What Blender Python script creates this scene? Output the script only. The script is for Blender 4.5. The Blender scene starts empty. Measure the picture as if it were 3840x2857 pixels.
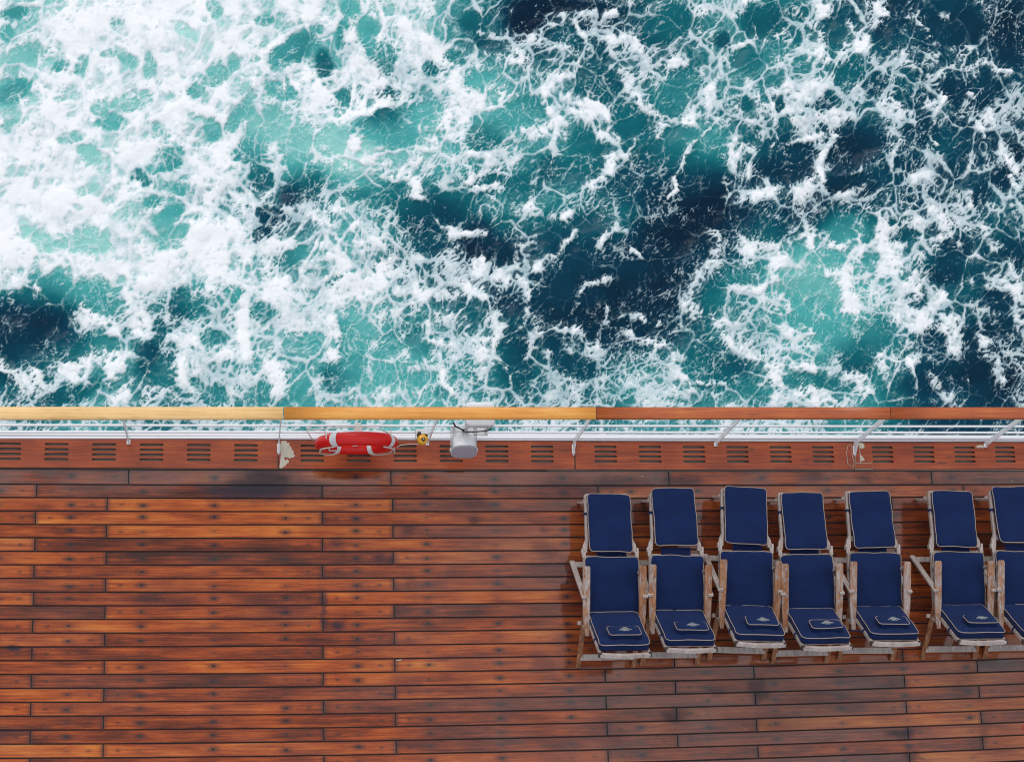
import bpy, math, random
import numpy as np
from mathutils import Vector, Matrix

# ------------------------------------------------------------------ camera, sky, sun, exposure
scene = bpy.context.scene
col = scene.collection
CAM_H = 16.3                                    # height of the lens above the deck
FPX = 6637.0                                    # focal length in photograph pixels (3840 wide)
RX, RY, RZ = .24625, -.15047, -.02806
def _rot(rx, ry, rz):
    return Matrix.Rotation(rz, 3, 'Z') @ Matrix.Rotation(ry, 3, 'Y') @ Matrix.Rotation(rx, 3, 'X')
ROT = _rot(RX, RY, RZ)
cam_data = bpy.data.cameras.new('camera')
cam = bpy.data.objects.new('camera', cam_data)
col.objects.link(cam)
cam_data.sensor_fit = 'HORIZONTAL'; cam_data.sensor_width = 36; cam_data.lens = FPX/3840*36
cam_data.clip_start = .1; cam_data.clip_end = 9000
cam.matrix_world = Matrix.Translation((0, 0, CAM_H)) @ ROT.to_4x4()
scene.camera = cam

SUN_EL, SUN_AZ = math.radians(42), math.radians(-12)      # azimuth measured from +Y (out to sea) towards +X
world = bpy.data.worlds.new('World'); scene.world = world; world.use_nodes = True
wn = world.node_tree; wn.nodes.clear()
sky = wn.nodes.new('ShaderNodeTexSky'); sky.sky_type = 'NISHITA'; sky.sun_disc = False
sky.sun_elevation = SUN_EL; sky.sun_rotation = SUN_AZ; sky.dust_density = 2.0
bg = wn.nodes.new('ShaderNodeBackground'); bg.inputs['Strength'].default_value = .112
cloud = wn.nodes.new('ShaderNodeMix'); cloud.data_type = 'RGBA'
cloud.inputs['Factor'].default_value = .86
# an even layer of cloud in front of the blue, brighter overhead than at the horizon as cloud is
tc = wn.nodes.new('ShaderNodeTexCoord'); sx = wn.nodes.new('ShaderNodeSeparateXYZ'); wn.links.new(tc.outputs['Generated'], sx.inputs[0])
mr = wn.nodes.new('ShaderNodeMapRange'); wn.links.new(sx.outputs[2], mr.inputs[0])
mr.inputs[1].default_value = 0; mr.inputs[2].default_value = 1; mr.inputs[3].default_value = 3.1; mr.inputs[4].default_value = 9.3
tint = wn.nodes.new('ShaderNodeVectorMath'); tint.operation = 'SCALE'; tint.inputs[0].default_value = (.985, 1., 1.05)
wn.links.new(mr.outputs[0], tint.inputs['Scale']); wn.links.new(tint.outputs[0], cloud.inputs['B'])
wo = wn.nodes.new('ShaderNodeOutputWorld')
wn.links.new(sky.outputs[0], cloud.inputs['A']); wn.links.new(cloud.outputs['Result'], bg.inputs['Color'])
wn.links.new(bg.outputs[0], wo.inputs['Surface'])
sun_data = bpy.data.lights.new('sun', 'SUN'); sun_data.energy = 1.3; sun_data.angle = math.radians(35)
sun_data.color = (1, .96, .9)
sun = bpy.data.objects.new('sun', sun_data); col.objects.link(sun)
_d = Vector((math.sin(SUN_AZ)*math.cos(SUN_EL), math.cos(SUN_AZ)*math.cos(SUN_EL), math.sin(SUN_EL)))
sun.rotation_euler = _d.to_track_quat('Z', 'Y').to_euler()
scene.view_settings.view_transform = 'Standard'; scene.view_settings.look = 'None'
scene.view_settings.exposure = 0.0; scene.view_settings.gamma = 1
scene.view_settings.use_curve_mapping = False
scene.render.engine = 'CYCLES'
scene.cycles.pixel_filter_type = 'BLACKMAN_HARRIS'; scene.cycles.filter_width = 1.05
scene.cycles.max_bounces = 6; scene.cycles.diffuse_bounces = 3; scene.cycles.glossy_bounces = 3

# ------------------------------------------------------------------ helpers
rnd = random.Random(4)
R3 = np.array(ROT)
def w2p(X, Y, Z):
    """world to photograph pixels (works on arrays)"""
    P = np.stack([X, Y, Z-CAM_H+0*X], -1) @ R3
    return 1920+FPX*P[..., 0]/-P[..., 2], 1428.5-FPX*P[..., 1]/-P[..., 2]
def p2w(u, v, z=0.):
    """the point at height z that the photograph shows at u, v"""
    d = R3 @ np.array([u-1920., 1428.5-v, -FPX]); t = (z-CAM_H)/d[2]
    return float(d[0]*t), float(d[1]*t)
def bend(X, Y, Z=0.):
    """the ship's lines are not dead straight: a slow bow of a few centimetres over the whole deck"""
    u, v = w2p(np.float64(X), np.float64(Y), np.float64(Z))
    du, dv = (u-1920)/2000, (v-1428.5)/2000
    k = 1-.01449*(du*du+dv*dv)
    return p2w(1920+du*k*2000, 1428.5+dv*k*2000, Z)

def tag(o, label=None, cat=None, group=None, kind=None):
    if label: o['label'] = label
    if cat: o['category'] = cat
    if group: o['group'] = group
    if kind: o['kind'] = kind
    return o
def empty(name, loc, rz=0.):
    o = bpy.data.objects.new(name, None); col.objects.link(o); o.location = loc; o.rotation_euler = (0, 0, rz)
    o.empty_display_size = .1
    return o
class MB:
    def __init__(s): s.v = []; s.f = []; s.sm = []
    def add(s, vs, fs, smooth=False):
        n = len(s.v); s.v += [tuple(map(float, p)) for p in vs]
        for f in fs: s.f.append(tuple(i+n for i in f)); s.sm.append(smooth)
        return s
    def box(s, c, d, m=None, ch=0.):
        """a box of size d at c, its edges taken off by ch, turned by m"""
        x, y, z = d[0]/2, d[1]/2, d[2]/2
        if ch <= 0:
            vs = [(-x,-y,-z),(x,-y,-z),(x,y,-z),(-x,y,-z),(-x,-y,z),(x,-y,z),(x,y,z),(-x,y,z)]
            fs = [(0,3,2,1),(4,5,6,7),(0,1,5,4),(1,2,6,5),(2,3,7,6),(3,0,4,7)]
        else:
            def ring(a, b, zz, c_): return [(-a+c_,-b,zz),(a-c_,-b,zz),(a,-b+c_,zz),(a,b-c_,zz),(a-c_,b,zz),(-a+c_,b,zz),(-a,b-c_,zz),(-a,-b+c_,zz)]
            vs = ring(x-ch, y-ch, -z, ch*.6)+ring(x, y, -z+ch, ch)+ring(x, y, z-ch, ch)+ring(x-ch, y-ch, z, ch*.6)
            fs = [tuple(range(7, -1, -1)), tuple(range(24, 32))]
            for k in range(3):
                for i in range(8):
                    j = (i+1) % 8; fs.append((k*8+i, k*8+j, k*8+8+j, k*8+8+i))
        M = m.to_3x3() if m is not None else Matrix.Identity(3)
        s.add([M @ Vector(p)+Vector(c) for p in vs], fs); return s
    def bar(s, a, b, w, h, up=(0, 0, 1), ch=.003):
        """a straight bar from a to b, w wide and h high"""
        a = Vector(a); b = Vector(b); y = (b-a).normalized(); x = y.cross(Vector(up))
        if x.length < 1e-4: x = Vector((1, 0, 0))
        x.normalize(); z = x.cross(y)
        return s.box((a+b)/2, (w, (b-a).length, h), Matrix((x, y, z)).transposed(), ch)
    def tube(s, pts, r, n=6, closed=False, caps=True):
        pts = [Vector(p) for p in pts]; N = len(pts); base = len(s.v); vs = []; up = None
        for i, p in enumerate(pts):
            if closed: t = pts[(i+1) % N]-pts[i-1]
            else: t = pts[min(i+1, N-1)]-pts[max(i-1, 0)]
            if t.length < 1e-9: t = Vector((0, 0, 1))
            t.normalize()
            if up is None:
                up = Vector((0, 0, 1)) if abs(t.z) < .9 else Vector((1, 0, 0))
            x = t.cross(up)
            if x.length < 1e-5: x = t.orthogonal()
            x.normalize(); up = x.cross(t).normalized()
            rr = r[i] if isinstance(r, (list, tuple)) else r
            for k in range(n):
                a = 2*math.pi*k/n; vs.append(p+x*math.cos(a)*rr+up*math.sin(a)*rr)
        fs = []
        for i in range(N if closed else N-1):
            j = (i+1) % N
            for k in range(n): fs.append((i*n+k, i*n+(k+1) % n, j*n+(k+1) % n, j*n+k))
        if not closed and caps: fs += [tuple(range(n-1, -1, -1)), tuple((N-1)*n+k for k in range(n))]
        s.add(vs, fs, True); return s
    def prism(s, pts, z0, z1):
        n = len(pts)
        s.add([(x, y, z0) for x, y in pts]+[(x, y, z1) for x, y in pts],
              [tuple(range(n-1, -1, -1)), tuple(range(n, 2*n))]+[(i, (i+1) % n, n+(i+1) % n, n+i) for i in range(n)])
        return s
    def build(s, name, mat, parent=None, loc=None):
        me = bpy.data.meshes.new(name); me.from_pydata(s.v, [], s.f)
        me.polygons.foreach_set('use_smooth', s.sm)
        me.materials.append(mat); me.update()
        o = bpy.data.objects.new(name, me); col.objects.link(o)
        if parent is not None: o.parent = parent
        if loc is not None: o.location = loc
        return o

# ------------------------------------------------------------------ materials
class NT:
    """short forms for shader nodes"""
    def __init__(s, name):
        s.m = bpy.data.materials.new(name); s.m.use_nodes = True; s.t = s.m.node_tree; s.t.nodes.clear()
        s.out = s.n('ShaderNodeOutputMaterial'); s.b = s.n('ShaderNodeBsdfPrincipled')
        s.l(s.b.outputs[0], s.out.inputs['Surface'])
    def n(s, t, **k):
        o = s.t.nodes.new(t)
        for a, b in k.items(): setattr(o, a, b)
        return o
    def l(s, a, b): s.t.links.new(a, b)
    def put(s, sock, v):
        if isinstance(v, bpy.types.NodeSocket): s.l(v, sock)
        else:
            if isinstance(v, (tuple, list)) and len(v) == 3 and sock.type == 'RGBA': v = (*v, 1)
            sock.default_value = v
    def math(s, op, a, b=0., c=0., clamp=False):
        o = s.n('ShaderNodeMath', operation=op, use_clamp=clamp)
        for i, v in enumerate((a, b, c)): s.put(o.inputs[i], v)
        return o.outputs[0]
    def vmath(s, op, a, b=(0, 0, 0)):
        o = s.n('ShaderNodeVectorMath', operation=op); s.put(o.inputs[0], a); s.put(o.inputs[1], b)
        return o.outputs['Value' if op in ('LENGTH', 'DISTANCE', 'DOT_PRODUCT') else 'Vector']
    def mix(s, f, a, b, blend='MIX'):
        o = s.n('ShaderNodeMix', data_type='RGBA', blend_type=blend)
        s.put(o.inputs[0], f); s.put(o.inputs[6], a); s.put(o.inputs[7], b); return o.outputs[2]
    def ss(s, v, a, b, c=0., d=1.):
        o = s.n('ShaderNodeMapRange', interpolation_type='SMOOTHSTEP')
        for i, x in enumerate((v, a, b, c, d)): s.put(o.inputs[i], x)
        return o.outputs[0]
    def noise(s, vec, scale, det=3., rough=.5, dims='3D', w=None):
        o = s.n('ShaderNodeTexNoise', noise_dimensions=dims)
        if vec is not None: s.put(o.inputs['Vector'], vec)
        s.put(o.inputs['Scale'], scale); s.put(o.inputs['Detail'], det); s.put(o.inputs['Roughness'], rough)
        if w is not None: s.put(o.inputs['W'], w)
        return o.outputs['Fac']
    def attr(s, name, kind='GEOMETRY'):
        return s.n('ShaderNodeAttribute', attribute_name=name, attribute_type=kind)
    def obj(s): return s.n('ShaderNodeTexCoord').outputs['Object']
    def rand(s): return s.n('ShaderNodeObjectInfo').outputs['Random']
    def ramp(s, v, stops):
        o = s.n('ShaderNodeValToRGB'); s.put(o.inputs[0], v); e = o.color_ramp.elements
        while len(e) < len(stops): e.new(.5)
        for i, (p, c) in enumerate(stops): e[i].position = p; e[i].color = (*c, 1)
        return o.outputs[0]
    def bump(s, h, dist=.001, strength=1.):
        o = s.n('ShaderNodeBump'); s.put(o.inputs['Height'], h); o.inputs['Distance'].default_value = dist
        o.inputs['Strength'].default_value = strength; s.l(o.outputs[0], s.b.inputs['Normal']); return o.outputs[0]
    def set(s, **k):
        for a, v in k.items(): s.put(s.b.inputs[a.replace('_', ' ')], v)
        return s.m
def srgb(r, g, b):
    f = lambda c: (c/255/12.92 if c/255 <= .04045 else ((c/255+.055)/1.055)**2.4)
    return (f(r), f(g), f(b))

STAINS = [(970,1835,270,62,1.),(1010,1795,130,60,.9),(560,2262,330,45,.22),(1060,2300,200,70,.5),(1215,2280,26,90,.75),(1265,2345,45,22,.8),
 (1180,2420,60,50,.3),(2130,1825,170,60,.55),(2310,1815,150,38,.6),(2560,1805,110,38,.6),(3250,1790,45,30,.6),(3040,1780,60,40,.45),(3460,1778,50,30,.5),
 (2050,1985,40,20,.5),(2050,2065,60,40,.45),(55,2428,48,16,1.),(2545,2685,55,35,.7),(3392,2742,70,32,.8),(2840,2585,45,70,.6),(2860,2700,200,60,.45),
 (3100,2640,240,50,.35),(3410,2840,40,40,.7),(2290,2760,90,60,.35),(1530,2555,60,45,.4),(1540,2165,40,35,.4),(1270,2035,50,40,.5),(1430,2095,50,30,.6),
 (1530,1990,50,26,.6),(1780,1890,90,30,.45),(1785,1950,60,22,.6),(2690,2590,40,30,.4),(1740,2560,140,60,.22),(750,2390,200,60,.2),(3740,2800,120,50,.3),(3700,2760,40,50,.4),
 (700,2200,300,26,.25),(2040,2490,60,60,.35),(2120,2440,60,30,.3)]
def teak_deck():
    s = NT('oiled deck teak'); uv = s.n('ShaderNodeUVMap', uv_map='along').outputs[0]; en = s.n('ShaderNodeUVMap', uv_map='ends').outputs[0]
    sep = s.n('ShaderNodeSeparateXYZ'); s.l(uv, sep.inputs[0]); X, Vv = sep.outputs[0], sep.outputs[1]
    se = s.n('ShaderNodeSeparateXYZ'); s.l(en, se.inputs[0]); L, Rr = se.outputs[0], se.outputs[1]
    rn = s.rand(); tone = s.attr('tone', 'OBJECT').outputs['Fac']
    cb = s.n('ShaderNodeCombineXYZ'); s.put(cb.inputs[0], s.math('MULTIPLY', X, 1.)); s.put(cb.inputs[1], s.math('MULTIPLY', Vv, .12)); s.put(cb.inputs[2], s.math('MULTIPLY', rn, 40.))
    st = s.vmath('MULTIPLY', cb.outputs[0], (1.1, 30., 1.)); fine = s.vmath('MULTIPLY', cb.outputs[0], (7., 260., 1.))
    g1 = s.noise(st, 1.6, 4., .6); g2 = s.noise(fine, 1., 3., .6); blot = s.noise(s.vmath('MULTIPLY', cb.outputs[0], (1.3, 5., 3.)), 1.5, 3., .5)
    geo = s.n('ShaderNodeNewGeometry').outputs['Position']
    grit = s.noise(geo, 75., 2., .7)
    # colour: red-brown with honey streaks
    v = s.math('ADD', s.math('MULTIPLY', s.math('SUBTRACT', g1, .5), .9), s.math('MULTIPLY', s.math('SUBTRACT', g2, .5), .55))
    v = s.math('ADD', v, s.math('MULTIPLY', s.math('SUBTRACT', blot, .5), .9))
    v = s.math('ADD', v, s.math('MULTIPLY', s.math('SUBTRACT', grit, .5), .35))
    v = s.math('ADD', s.math('ADD', v, .42), s.math('MULTIPLY', s.math('SUBTRACT', tone, .5), .62))
    c = s.ramp(v, [(0., (.045, .011, .006)), (.26, (.17, .030, .009)), (.52, (.38, .072, .013)), (.78, (.54, .150, .024)), (1., (.66, .25, .05))])
    # fastenings under each beam and near the ends leave dark marks
    k = s.math('DIVIDE', s.math('ADD', X, 20.-1.0806+.6565*40-20), .6565)
    fr = s.math('SUBTRACT', s.math('FRACT', s.math('ADD', k, .5)), .5)
    cell = s.n('ShaderNodeTexWhiteNoise', noise_dimensions='2D'); cc = s.n('ShaderNodeCombineXYZ')
    s.put(cc.inputs[0], s.math('FLOOR', s.math('ADD', k, .5))); s.put(cc.inputs[1], s.math('MULTIPLY', rn, 999.)); s.l(cc.outputs[0], cell.inputs['Vector'])
    csep = s.n('ShaderNodeSeparateColor'); s.l(cell.outputs['Color'], csep.inputs[0])
    wob = s.math('MULTIPLY', s.math('SUBTRACT', s.noise(geo, 38., 3., .7), .5), .9)
    def spot(dx, sx, sy, off):
        a = s.math('DIVIDE', dx, sx); b = s.math('DIVIDE', s.math('SUBTRACT', s.math('MULTIPLY', Vv, .12), off), sy)
        r = s.math('SQRT', s.math('ADD', s.math('MULTIPLY', a, a), s.math('MULTIPLY', b, b)))
        return s.math('ADD', r, wob)
    dxb = s.math('MULTIPLY', fr, .6565); off = s.math('MULTIPLY', s.math('SUBTRACT', csep.outputs[1], .5), .022)
    halo = s.ss(spot(dxb, .060, .030, off), 1.6, .15); core = s.ss(spot(dxb, .017, .011, off), 1.25, .6)
    sb = s.math('MULTIPLY', s.math('ADD', s.math('MULTIPLY', halo, .72), s.math('MULTIPLY', core, .7)), s.ss(csep.outputs[0], .05, .75, .35, 1.15))
    eL = s.ss(spot(s.math('SUBTRACT', L, .125), .03, .017, 0.), 1.35, .3); eR = s.ss(spot(s.math('SUBTRACT', Rr, .125), .03, .017, 0.), 1.35, .3)
    marks = s.math('MAXIMUM', sb, s.math('MULTIPLY', s.math('MAXIMUM', eL, eR), .6))
    # soot and damp
    wp = s.vmath('ADD', geo, s.vmath('MULTIPLY', s.vmath('SUBTRACT', s.n('ShaderNodeTexNoise').outputs['Color'], (.5, .5, .5)), (0., 0., 0.)))
    nz = s.n('ShaderNodeTexNoise'); s.l(geo, nz.inputs['Vector']); nz.inputs['Scale'].default_value = 5.; nz.inputs['Detail'].default_value = 4.
    wp = s.vmath('ADD', geo, s.vmath('MULTIPLY', s.vmath('SUBTRACT', nz.outputs['Color'], (.5, .5, .5)), (.35, .13, 0.)))
    tot = None
    for (u, vv, ru, rv, k_) in STAINS:
        x, y = p2w(u, vv); rx = p2w(u+ru, vv)[0]-x; ry = y-p2w(u, vv+rv)[1]
        d = s.vmath('LENGTH', s.vmath('MULTIPLY', s.vmath('SUBTRACT', wp, (x, y, 0.)), (1/rx, 1/ry, 0.)))
        e = s.ss(d, 1.25, .2, 0., k_); tot = e if tot is None else s.math('MAXIMUM', tot, e)
    big = s.ss(s.noise(s.vmath('MULTIPLY', geo, (.8, 1.6, 1.)), 1.3, 4., .6), .52, .80, 0., .38)
    tot = s.math('MAXIMUM', tot, big)
    edge = s.ss(s.math('ADD', s.math('ABSOLUTE', Vv), s.math('MULTIPLY', wob, .05)), .40, .5, 0., .55)
    endd = s.ss(s.math('MINIMUM', L, Rr), .05, .0, 0., .6)
    dark = s.math('MAXIMUM', marks, s.math('MAXIMUM', edge, endd))
    c = s.mix(s.math('MULTIPLY', dark, .9), c, (.030, .018, .020)); c = s.mix(s.math('MULTIPLY', tot, .95), c, (.020, .018, .034))
    # wet boards mirror the sky and are darkened, which also paints in chair shade
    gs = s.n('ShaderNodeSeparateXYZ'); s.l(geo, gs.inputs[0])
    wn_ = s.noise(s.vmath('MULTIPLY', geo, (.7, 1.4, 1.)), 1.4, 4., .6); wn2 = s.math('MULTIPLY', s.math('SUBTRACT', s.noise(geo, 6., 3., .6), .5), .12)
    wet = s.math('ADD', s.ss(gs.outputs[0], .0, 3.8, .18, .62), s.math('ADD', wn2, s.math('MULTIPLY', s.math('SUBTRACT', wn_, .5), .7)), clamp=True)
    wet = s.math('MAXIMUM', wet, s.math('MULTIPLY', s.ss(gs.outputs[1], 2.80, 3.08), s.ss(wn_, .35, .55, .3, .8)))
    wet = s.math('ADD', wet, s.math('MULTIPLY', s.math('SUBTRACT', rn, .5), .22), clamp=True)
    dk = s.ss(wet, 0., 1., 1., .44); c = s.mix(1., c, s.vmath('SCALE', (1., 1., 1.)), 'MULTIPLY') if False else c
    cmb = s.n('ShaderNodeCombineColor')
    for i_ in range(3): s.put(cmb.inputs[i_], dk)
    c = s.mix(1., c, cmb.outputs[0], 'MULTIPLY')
    rough = s.ss(wet, .1, .8, .20, .055)
    hgt = s.math('ADD', s.math('MULTIPLY', g2, .6), s.math('MULTIPLY', s.noise(geo, 160., 2., .6), .6))
    s.bump(hgt, .0012, .35)
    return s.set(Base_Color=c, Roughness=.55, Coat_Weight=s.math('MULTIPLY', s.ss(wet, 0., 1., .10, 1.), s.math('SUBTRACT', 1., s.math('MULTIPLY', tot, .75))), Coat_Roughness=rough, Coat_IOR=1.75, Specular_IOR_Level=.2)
def varnished(name, dark, mid, light, sc=1., rough=.22, coat=1., extra=0.):
    s = NT(name); o = s.obj(); r = s.rand()
    q = s.vmath('ADD', s.vmath('MULTIPLY', o, (1.6*sc, 46.*sc, 20.*sc)), (0, 0, 0)); cb = s.n('ShaderNodeCombineXYZ'); s.put(cb.inputs[2], s.math('MULTIPLY', r, 90.)); q = s.vmath('ADD', q, cb.outputs[0])
    a = s.noise(q, 1.3, 5., .62); b = s.noise(s.vmath('MULTIPLY', o, (2., 3., 3.)), 1.5, 3., .5); g = s.noise(o, 75., 2., .7)
    v = s.math('ADD', s.math('MULTIPLY', a, .85), s.math('ADD', s.math('MULTIPLY', b, .5), s.math('MULTIPLY', g, .16))); v = s.math('SUBTRACT', v, .26)
    c = s.ramp(v, [(0.1, dark), (.5, mid), (.9, light)])
    if extra:
        m = s.ss(s.noise(s.vmath('MULTIPLY', o, (2., 14., 1.)), 2.0, 4., .6), .60, .72, 0., extra); c = s.mix(m, c, (.05, .022, .018))
    s.bump(a, .001, .3)
    return s.set(Base_Color=c, Roughness=.5, Coat_Weight=coat, Coat_Roughness=rough, Specular_IOR_Level=.3)
def grey_teak():
    s = NT('weathered grey teak'); o = s.obj(); r = s.rand(); cb = s.n('ShaderNodeCombineXYZ'); s.put(cb.inputs[0], s.math('MULTIPLY', r, 70.)); s.put(cb.inputs[1], s.math('MULTIPLY', r, 31.))
    q = s.vmath('ADD', s.vmath('MULTIPLY', o, (22., 2.6, 12.)), cb.outputs[0])
    a = s.noise(q, 2.2, 5., .65); b = s.noise(s.vmath('ADD', s.vmath('MULTIPLY', o, (12., 5., 8.)), cb.outputs[0]), 1.5, 4., .6); f = s.noise(s.vmath('MULTIPLY', o, (180., 14., 120.)), 1., 2., .6)
    amt = s.attr('wear', 'OBJECT').outputs['Fac']
    v = s.math('ADD', s.math('MULTIPLY', a, .55), s.math('ADD', s.math('MULTIPLY', b, .45), s.math('MULTIPLY', s.math('SUBTRACT', f, .5), .35)))
    m = s.ss(s.math('ADD', v, s.math('MULTIPLY', s.math('SUBTRACT', amt, .5), .45)), .45, .59)
    grey = s.ramp(s.math('ADD', s.math('MULTIPLY', f, .6), s.math('MULTIPLY', b, .45)), [(.2, (.13, .09, .08)), (.5, (.38, .32, .30)), (.8, (.66, .62, .60))])
    brown = s.ramp(a, [(.3, (.09, .035, .02)), (.55, (.30, .13, .06)), (.75, (.50, .28, .16))])
    s.bump(s.math('ADD', f, a), .0015, .5)
    return s.set(Base_Color=s.mix(m, grey, brown), Roughness=.7, Specular_IOR_Level=.3)
def fabric(name, c0, c1):
    s = NT(name); o = s.obj(); wv = s.n('ShaderNodeTexWave', wave_type='BANDS'); s.l(o, wv.inputs['Vector']); wv.inputs['Scale'].default_value = 170.; wv.inputs['Distortion'].default_value = 2.
    n1 = s.noise(o, 130., 3., .75); n2 = s.noise(o, 6., 3., .5)
    c = s.mix(s.ss(s.math('ADD', s.math('MULTIPLY', n1, .8), s.math('MULTIPLY', n2, .35)), .3, .85), c0, c1)
    s.bump(s.math('ADD', s.math('ADD', n1, s.math('MULTIPLY', wv.outputs['Fac'], .4)), s.math('MULTIPLY', n2, 3.)), .0016, .6)
    return s.set(Base_Color=c, Roughness=.85, Specular_IOR_Level=.2, Sheen_Weight=.08, Sheen_Roughness=.5, Sheen_Tint=(.45, .55, 1.))
def paint(name, c, dirt=(.35, .33, .30), amt=.35, rough=.4, sc=14.):
    s = NT(name); o = s.obj(); n = s.noise(o, sc, 4., .65); g = s.noise(o, sc*7, 2., .7)
    col_ = s.mix(s.ss(n, .55, .8, 0., amt), c, dirt); col_ = s.mix(s.ss(g, .55, .8, 0., amt*.5), col_, dirt); s.bump(g, .0006, .4)
    return s.set(Base_Color=col_, Roughness=rough)
def plain(name, c, rough=.5, metal=0., **k):
    s = NT(name); o = s.obj(); n = s.noise(o, 40., 3., .6)
    cc = s.mix(s.ss(n, .4, .75, 0., .35), c, tuple(x*.55 for x in c))
    return s.set(Base_Color=cc, Roughness=rough, Metallic=metal, **k)

M = {}
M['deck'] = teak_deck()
M['board'] = varnished('varnished waterway teak', (.06, .012, .006), (.30, .048, .011), (.52, .12, .02), 1., .25, .7, .7)
M['caulk'] = plain('black caulking', (.012, .012, .016), .6)
M['hr_pine'] = varnished('pale bare handrail timber', (.56, .30, .09), (.84, .54, .22), (.92, .72, .42), .8, .45, .5, .25)
M['hr_tan'] = varnished('honey varnished handrail timber', (.42, .14, .018), (.74, .31, .048), (.88, .50, .13), .8, .3, .6, .2)
M['hr_red'] = varnished('red brown varnished handrail timber', (.12, .022, .006), (.42, .085, .012), (.62, .20, .025), .8, .28, .8, .4)
M['grey'] = grey_teak()
M['navy'] = fabric('navy canvas', (.0015, .0075, .038), (.005, .022, .105))
M['tie'] = fabric('navy tape', (.004, .010, .05), (.008, .02, .09))
M['cream'] = plain('cream piping', (.34, .27, .23), .8)
M['thread'] = plain('cream embroidery thread', (.36, .38, .40), .8)
M['white'] = paint('white ship paint', (.80, .82, .86), (.42, .36, .30), .3, .32)
M['grimy'] = paint('grimy white ship paint', (.62, .63, .63), (.30, .25, .20), .7, .45, 22.)
M['gutter'] = paint('grey green gutter paint', (.30, .36, .33), (.08, .08, .07), .8, .5, 30.)
M['red'] = paint('red lifebuoy shell', (.66, .004, .003), (.42, .006, .005), .4, .35, 9.)
M['tape'] = plain('reflective grey white tape', (.66, .68, .70), .35)
M['rope'] = plain('off white rope', (.62, .60, .55), .8)
M['amber'] = plain('amber plastic', (.74, .36, .004), .3, Coat_Weight=.3)
M['steel'] = plain('worn steel', (.45, .46, .45), .3, .8)
M['black'] = plain('black rubber', (.012, .012, .013), .5)
M['lampglass'] = plain('frosted lamp glass', (.36, .35, .42), .25, Coat_Weight=.6)
M['rust'] = plain('dark rusty metal', (.045, .028, .02), .6)
M['filler'] = paint('cream filler', (.50, .46, .38), (.30, .24, .17), .5, .8, 30.)
M['seal'] = plain('pale sealant', (.42, .40, .38), .6)
M['hull'] = paint('white hull paint', (.78, .79, .80), (.5, .4, .3), .3, .35, 1.5)
# ---------------------------------------------------------------- foam layout on the water (numpy)
_rng = np.random.RandomState(7)
_TAB = _rng.rand(256, 256).astype(np.float32)
_TAB2 = _rng.rand(256, 256).astype(np.float32)
def vnoise(x, y, tab=_TAB):
    xi = np.floor(x).astype(np.int64); yi = np.floor(y).astype(np.int64)
    fx = x-xi; fy = y-yi
    fx = fx*fx*fx*(fx*(fx*6-15)+10); fy = fy*fy*fy*(fy*(fy*6-15)+10)
    a = tab[xi & 255, yi & 255]; b = tab[(xi+1) & 255, yi & 255]
    c = tab[xi & 255, (yi+1) & 255]; d = tab[(xi+1) & 255, (yi+1) & 255]
    return (a+(b-a)*fx)*(1-fy)+(c+(d-c)*fx)*fy
def fbm(x, y, o=4, g=.5, tab=_TAB):
    s = 0; a = 1; n = 0
    for k in range(o):
        s = s+a*(vnoise(x, y, tab)-.5); n += a
        x, y = x*1.63+y*1.18+17.3, y*1.63-x*1.18+5.1; a *= g
    return s/n*2
def ridged(x, y, o=4, tab=_TAB):
    s = 0; a = 1; n = 0
    for k in range(o):
        s = s+a*(1-np.abs(vnoise(x, y, tab)-.5)*2)**2; n += a
        x, y = x*1.6+y*1.2+7.7, y*1.6-x*1.2+3.1; a *= .55
    return s/n
def cells(x, y, seed):
    """distance to the nearest cell border of a jittered Voronoi pattern, and a number per cell"""
    xi = np.floor(x).astype(np.int64); yi = np.floor(y).astype(np.int64)
    best = np.full(x.shape, 9., np.float32); sec = best.copy(); cid = np.zeros_like(best)
    bx = np.zeros_like(best); by = bx.copy(); P = []
    for i in (-1, 0, 1):
        for j in (-1, 0, 1):
            a = (xi+i+seed*31) & 255; b = (yi+j+seed*57) & 255
            px = xi+i+.1+.8*_TAB[a, b]-x; py = yi+j+.1+.8*_TAB2[a, b]-y
            d = px*px+py*py; P.append((px, py, d))
            m = d < best
            best = np.where(m, d, best); bx = np.where(m, px, bx); by = np.where(m, py, by)
            cid = np.where(m, _TAB[(a*7+b*3) & 255, (a+b*11) & 255], cid)
    e = np.full(x.shape, 9., np.float32)
    for px, py, d in P:
        rx = px-bx; ry = py-by; l = np.sqrt(rx*rx+ry*ry)
        v = ((px+bx)*.5*rx+(py+by)*.5*ry)/np.maximum(l, 1e-6)
        e = np.where(l > 1e-4, np.minimum(e, v), e)
    return np.maximum(e, 0), cid
def sstep(a, b, x):
    t = np.clip((x-a)/(b-a), 0, 1); return t*t*(3-2*t)
FOAM = [[.72,.85,.85,.8,.72,.7,.7,.62,.42,.42,.55,.6,.5,.5,.3,.3],
 [.7,.8,.85,.75,.65,.72,.7,.65,.68,.62,.5,.6,.55,.5,.35,.38],
 [.88,.85,.7,.8,.55,.5,.6,.6,.5,.55,.45,.5,.52,.45,.5,.45],
 [.92,.85,.75,.8,.6,.42,.4,.45,.38,.35,.2,.25,.42,.33,.42,.5],
 [.78,.8,.78,.75,.7,.6,.55,.5,.3,.15,.12,.38,.5,.55,.52,.42],
 [.25,.45,.5,.6,.65,.55,.48,.5,.32,.15,.28,.5,.45,.4,.5,.4],
 [.45,.55,.5,.5,.52,.5,.5,.52,.5,.42,.45,.48,.5,.4,.35,.3]]
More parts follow.
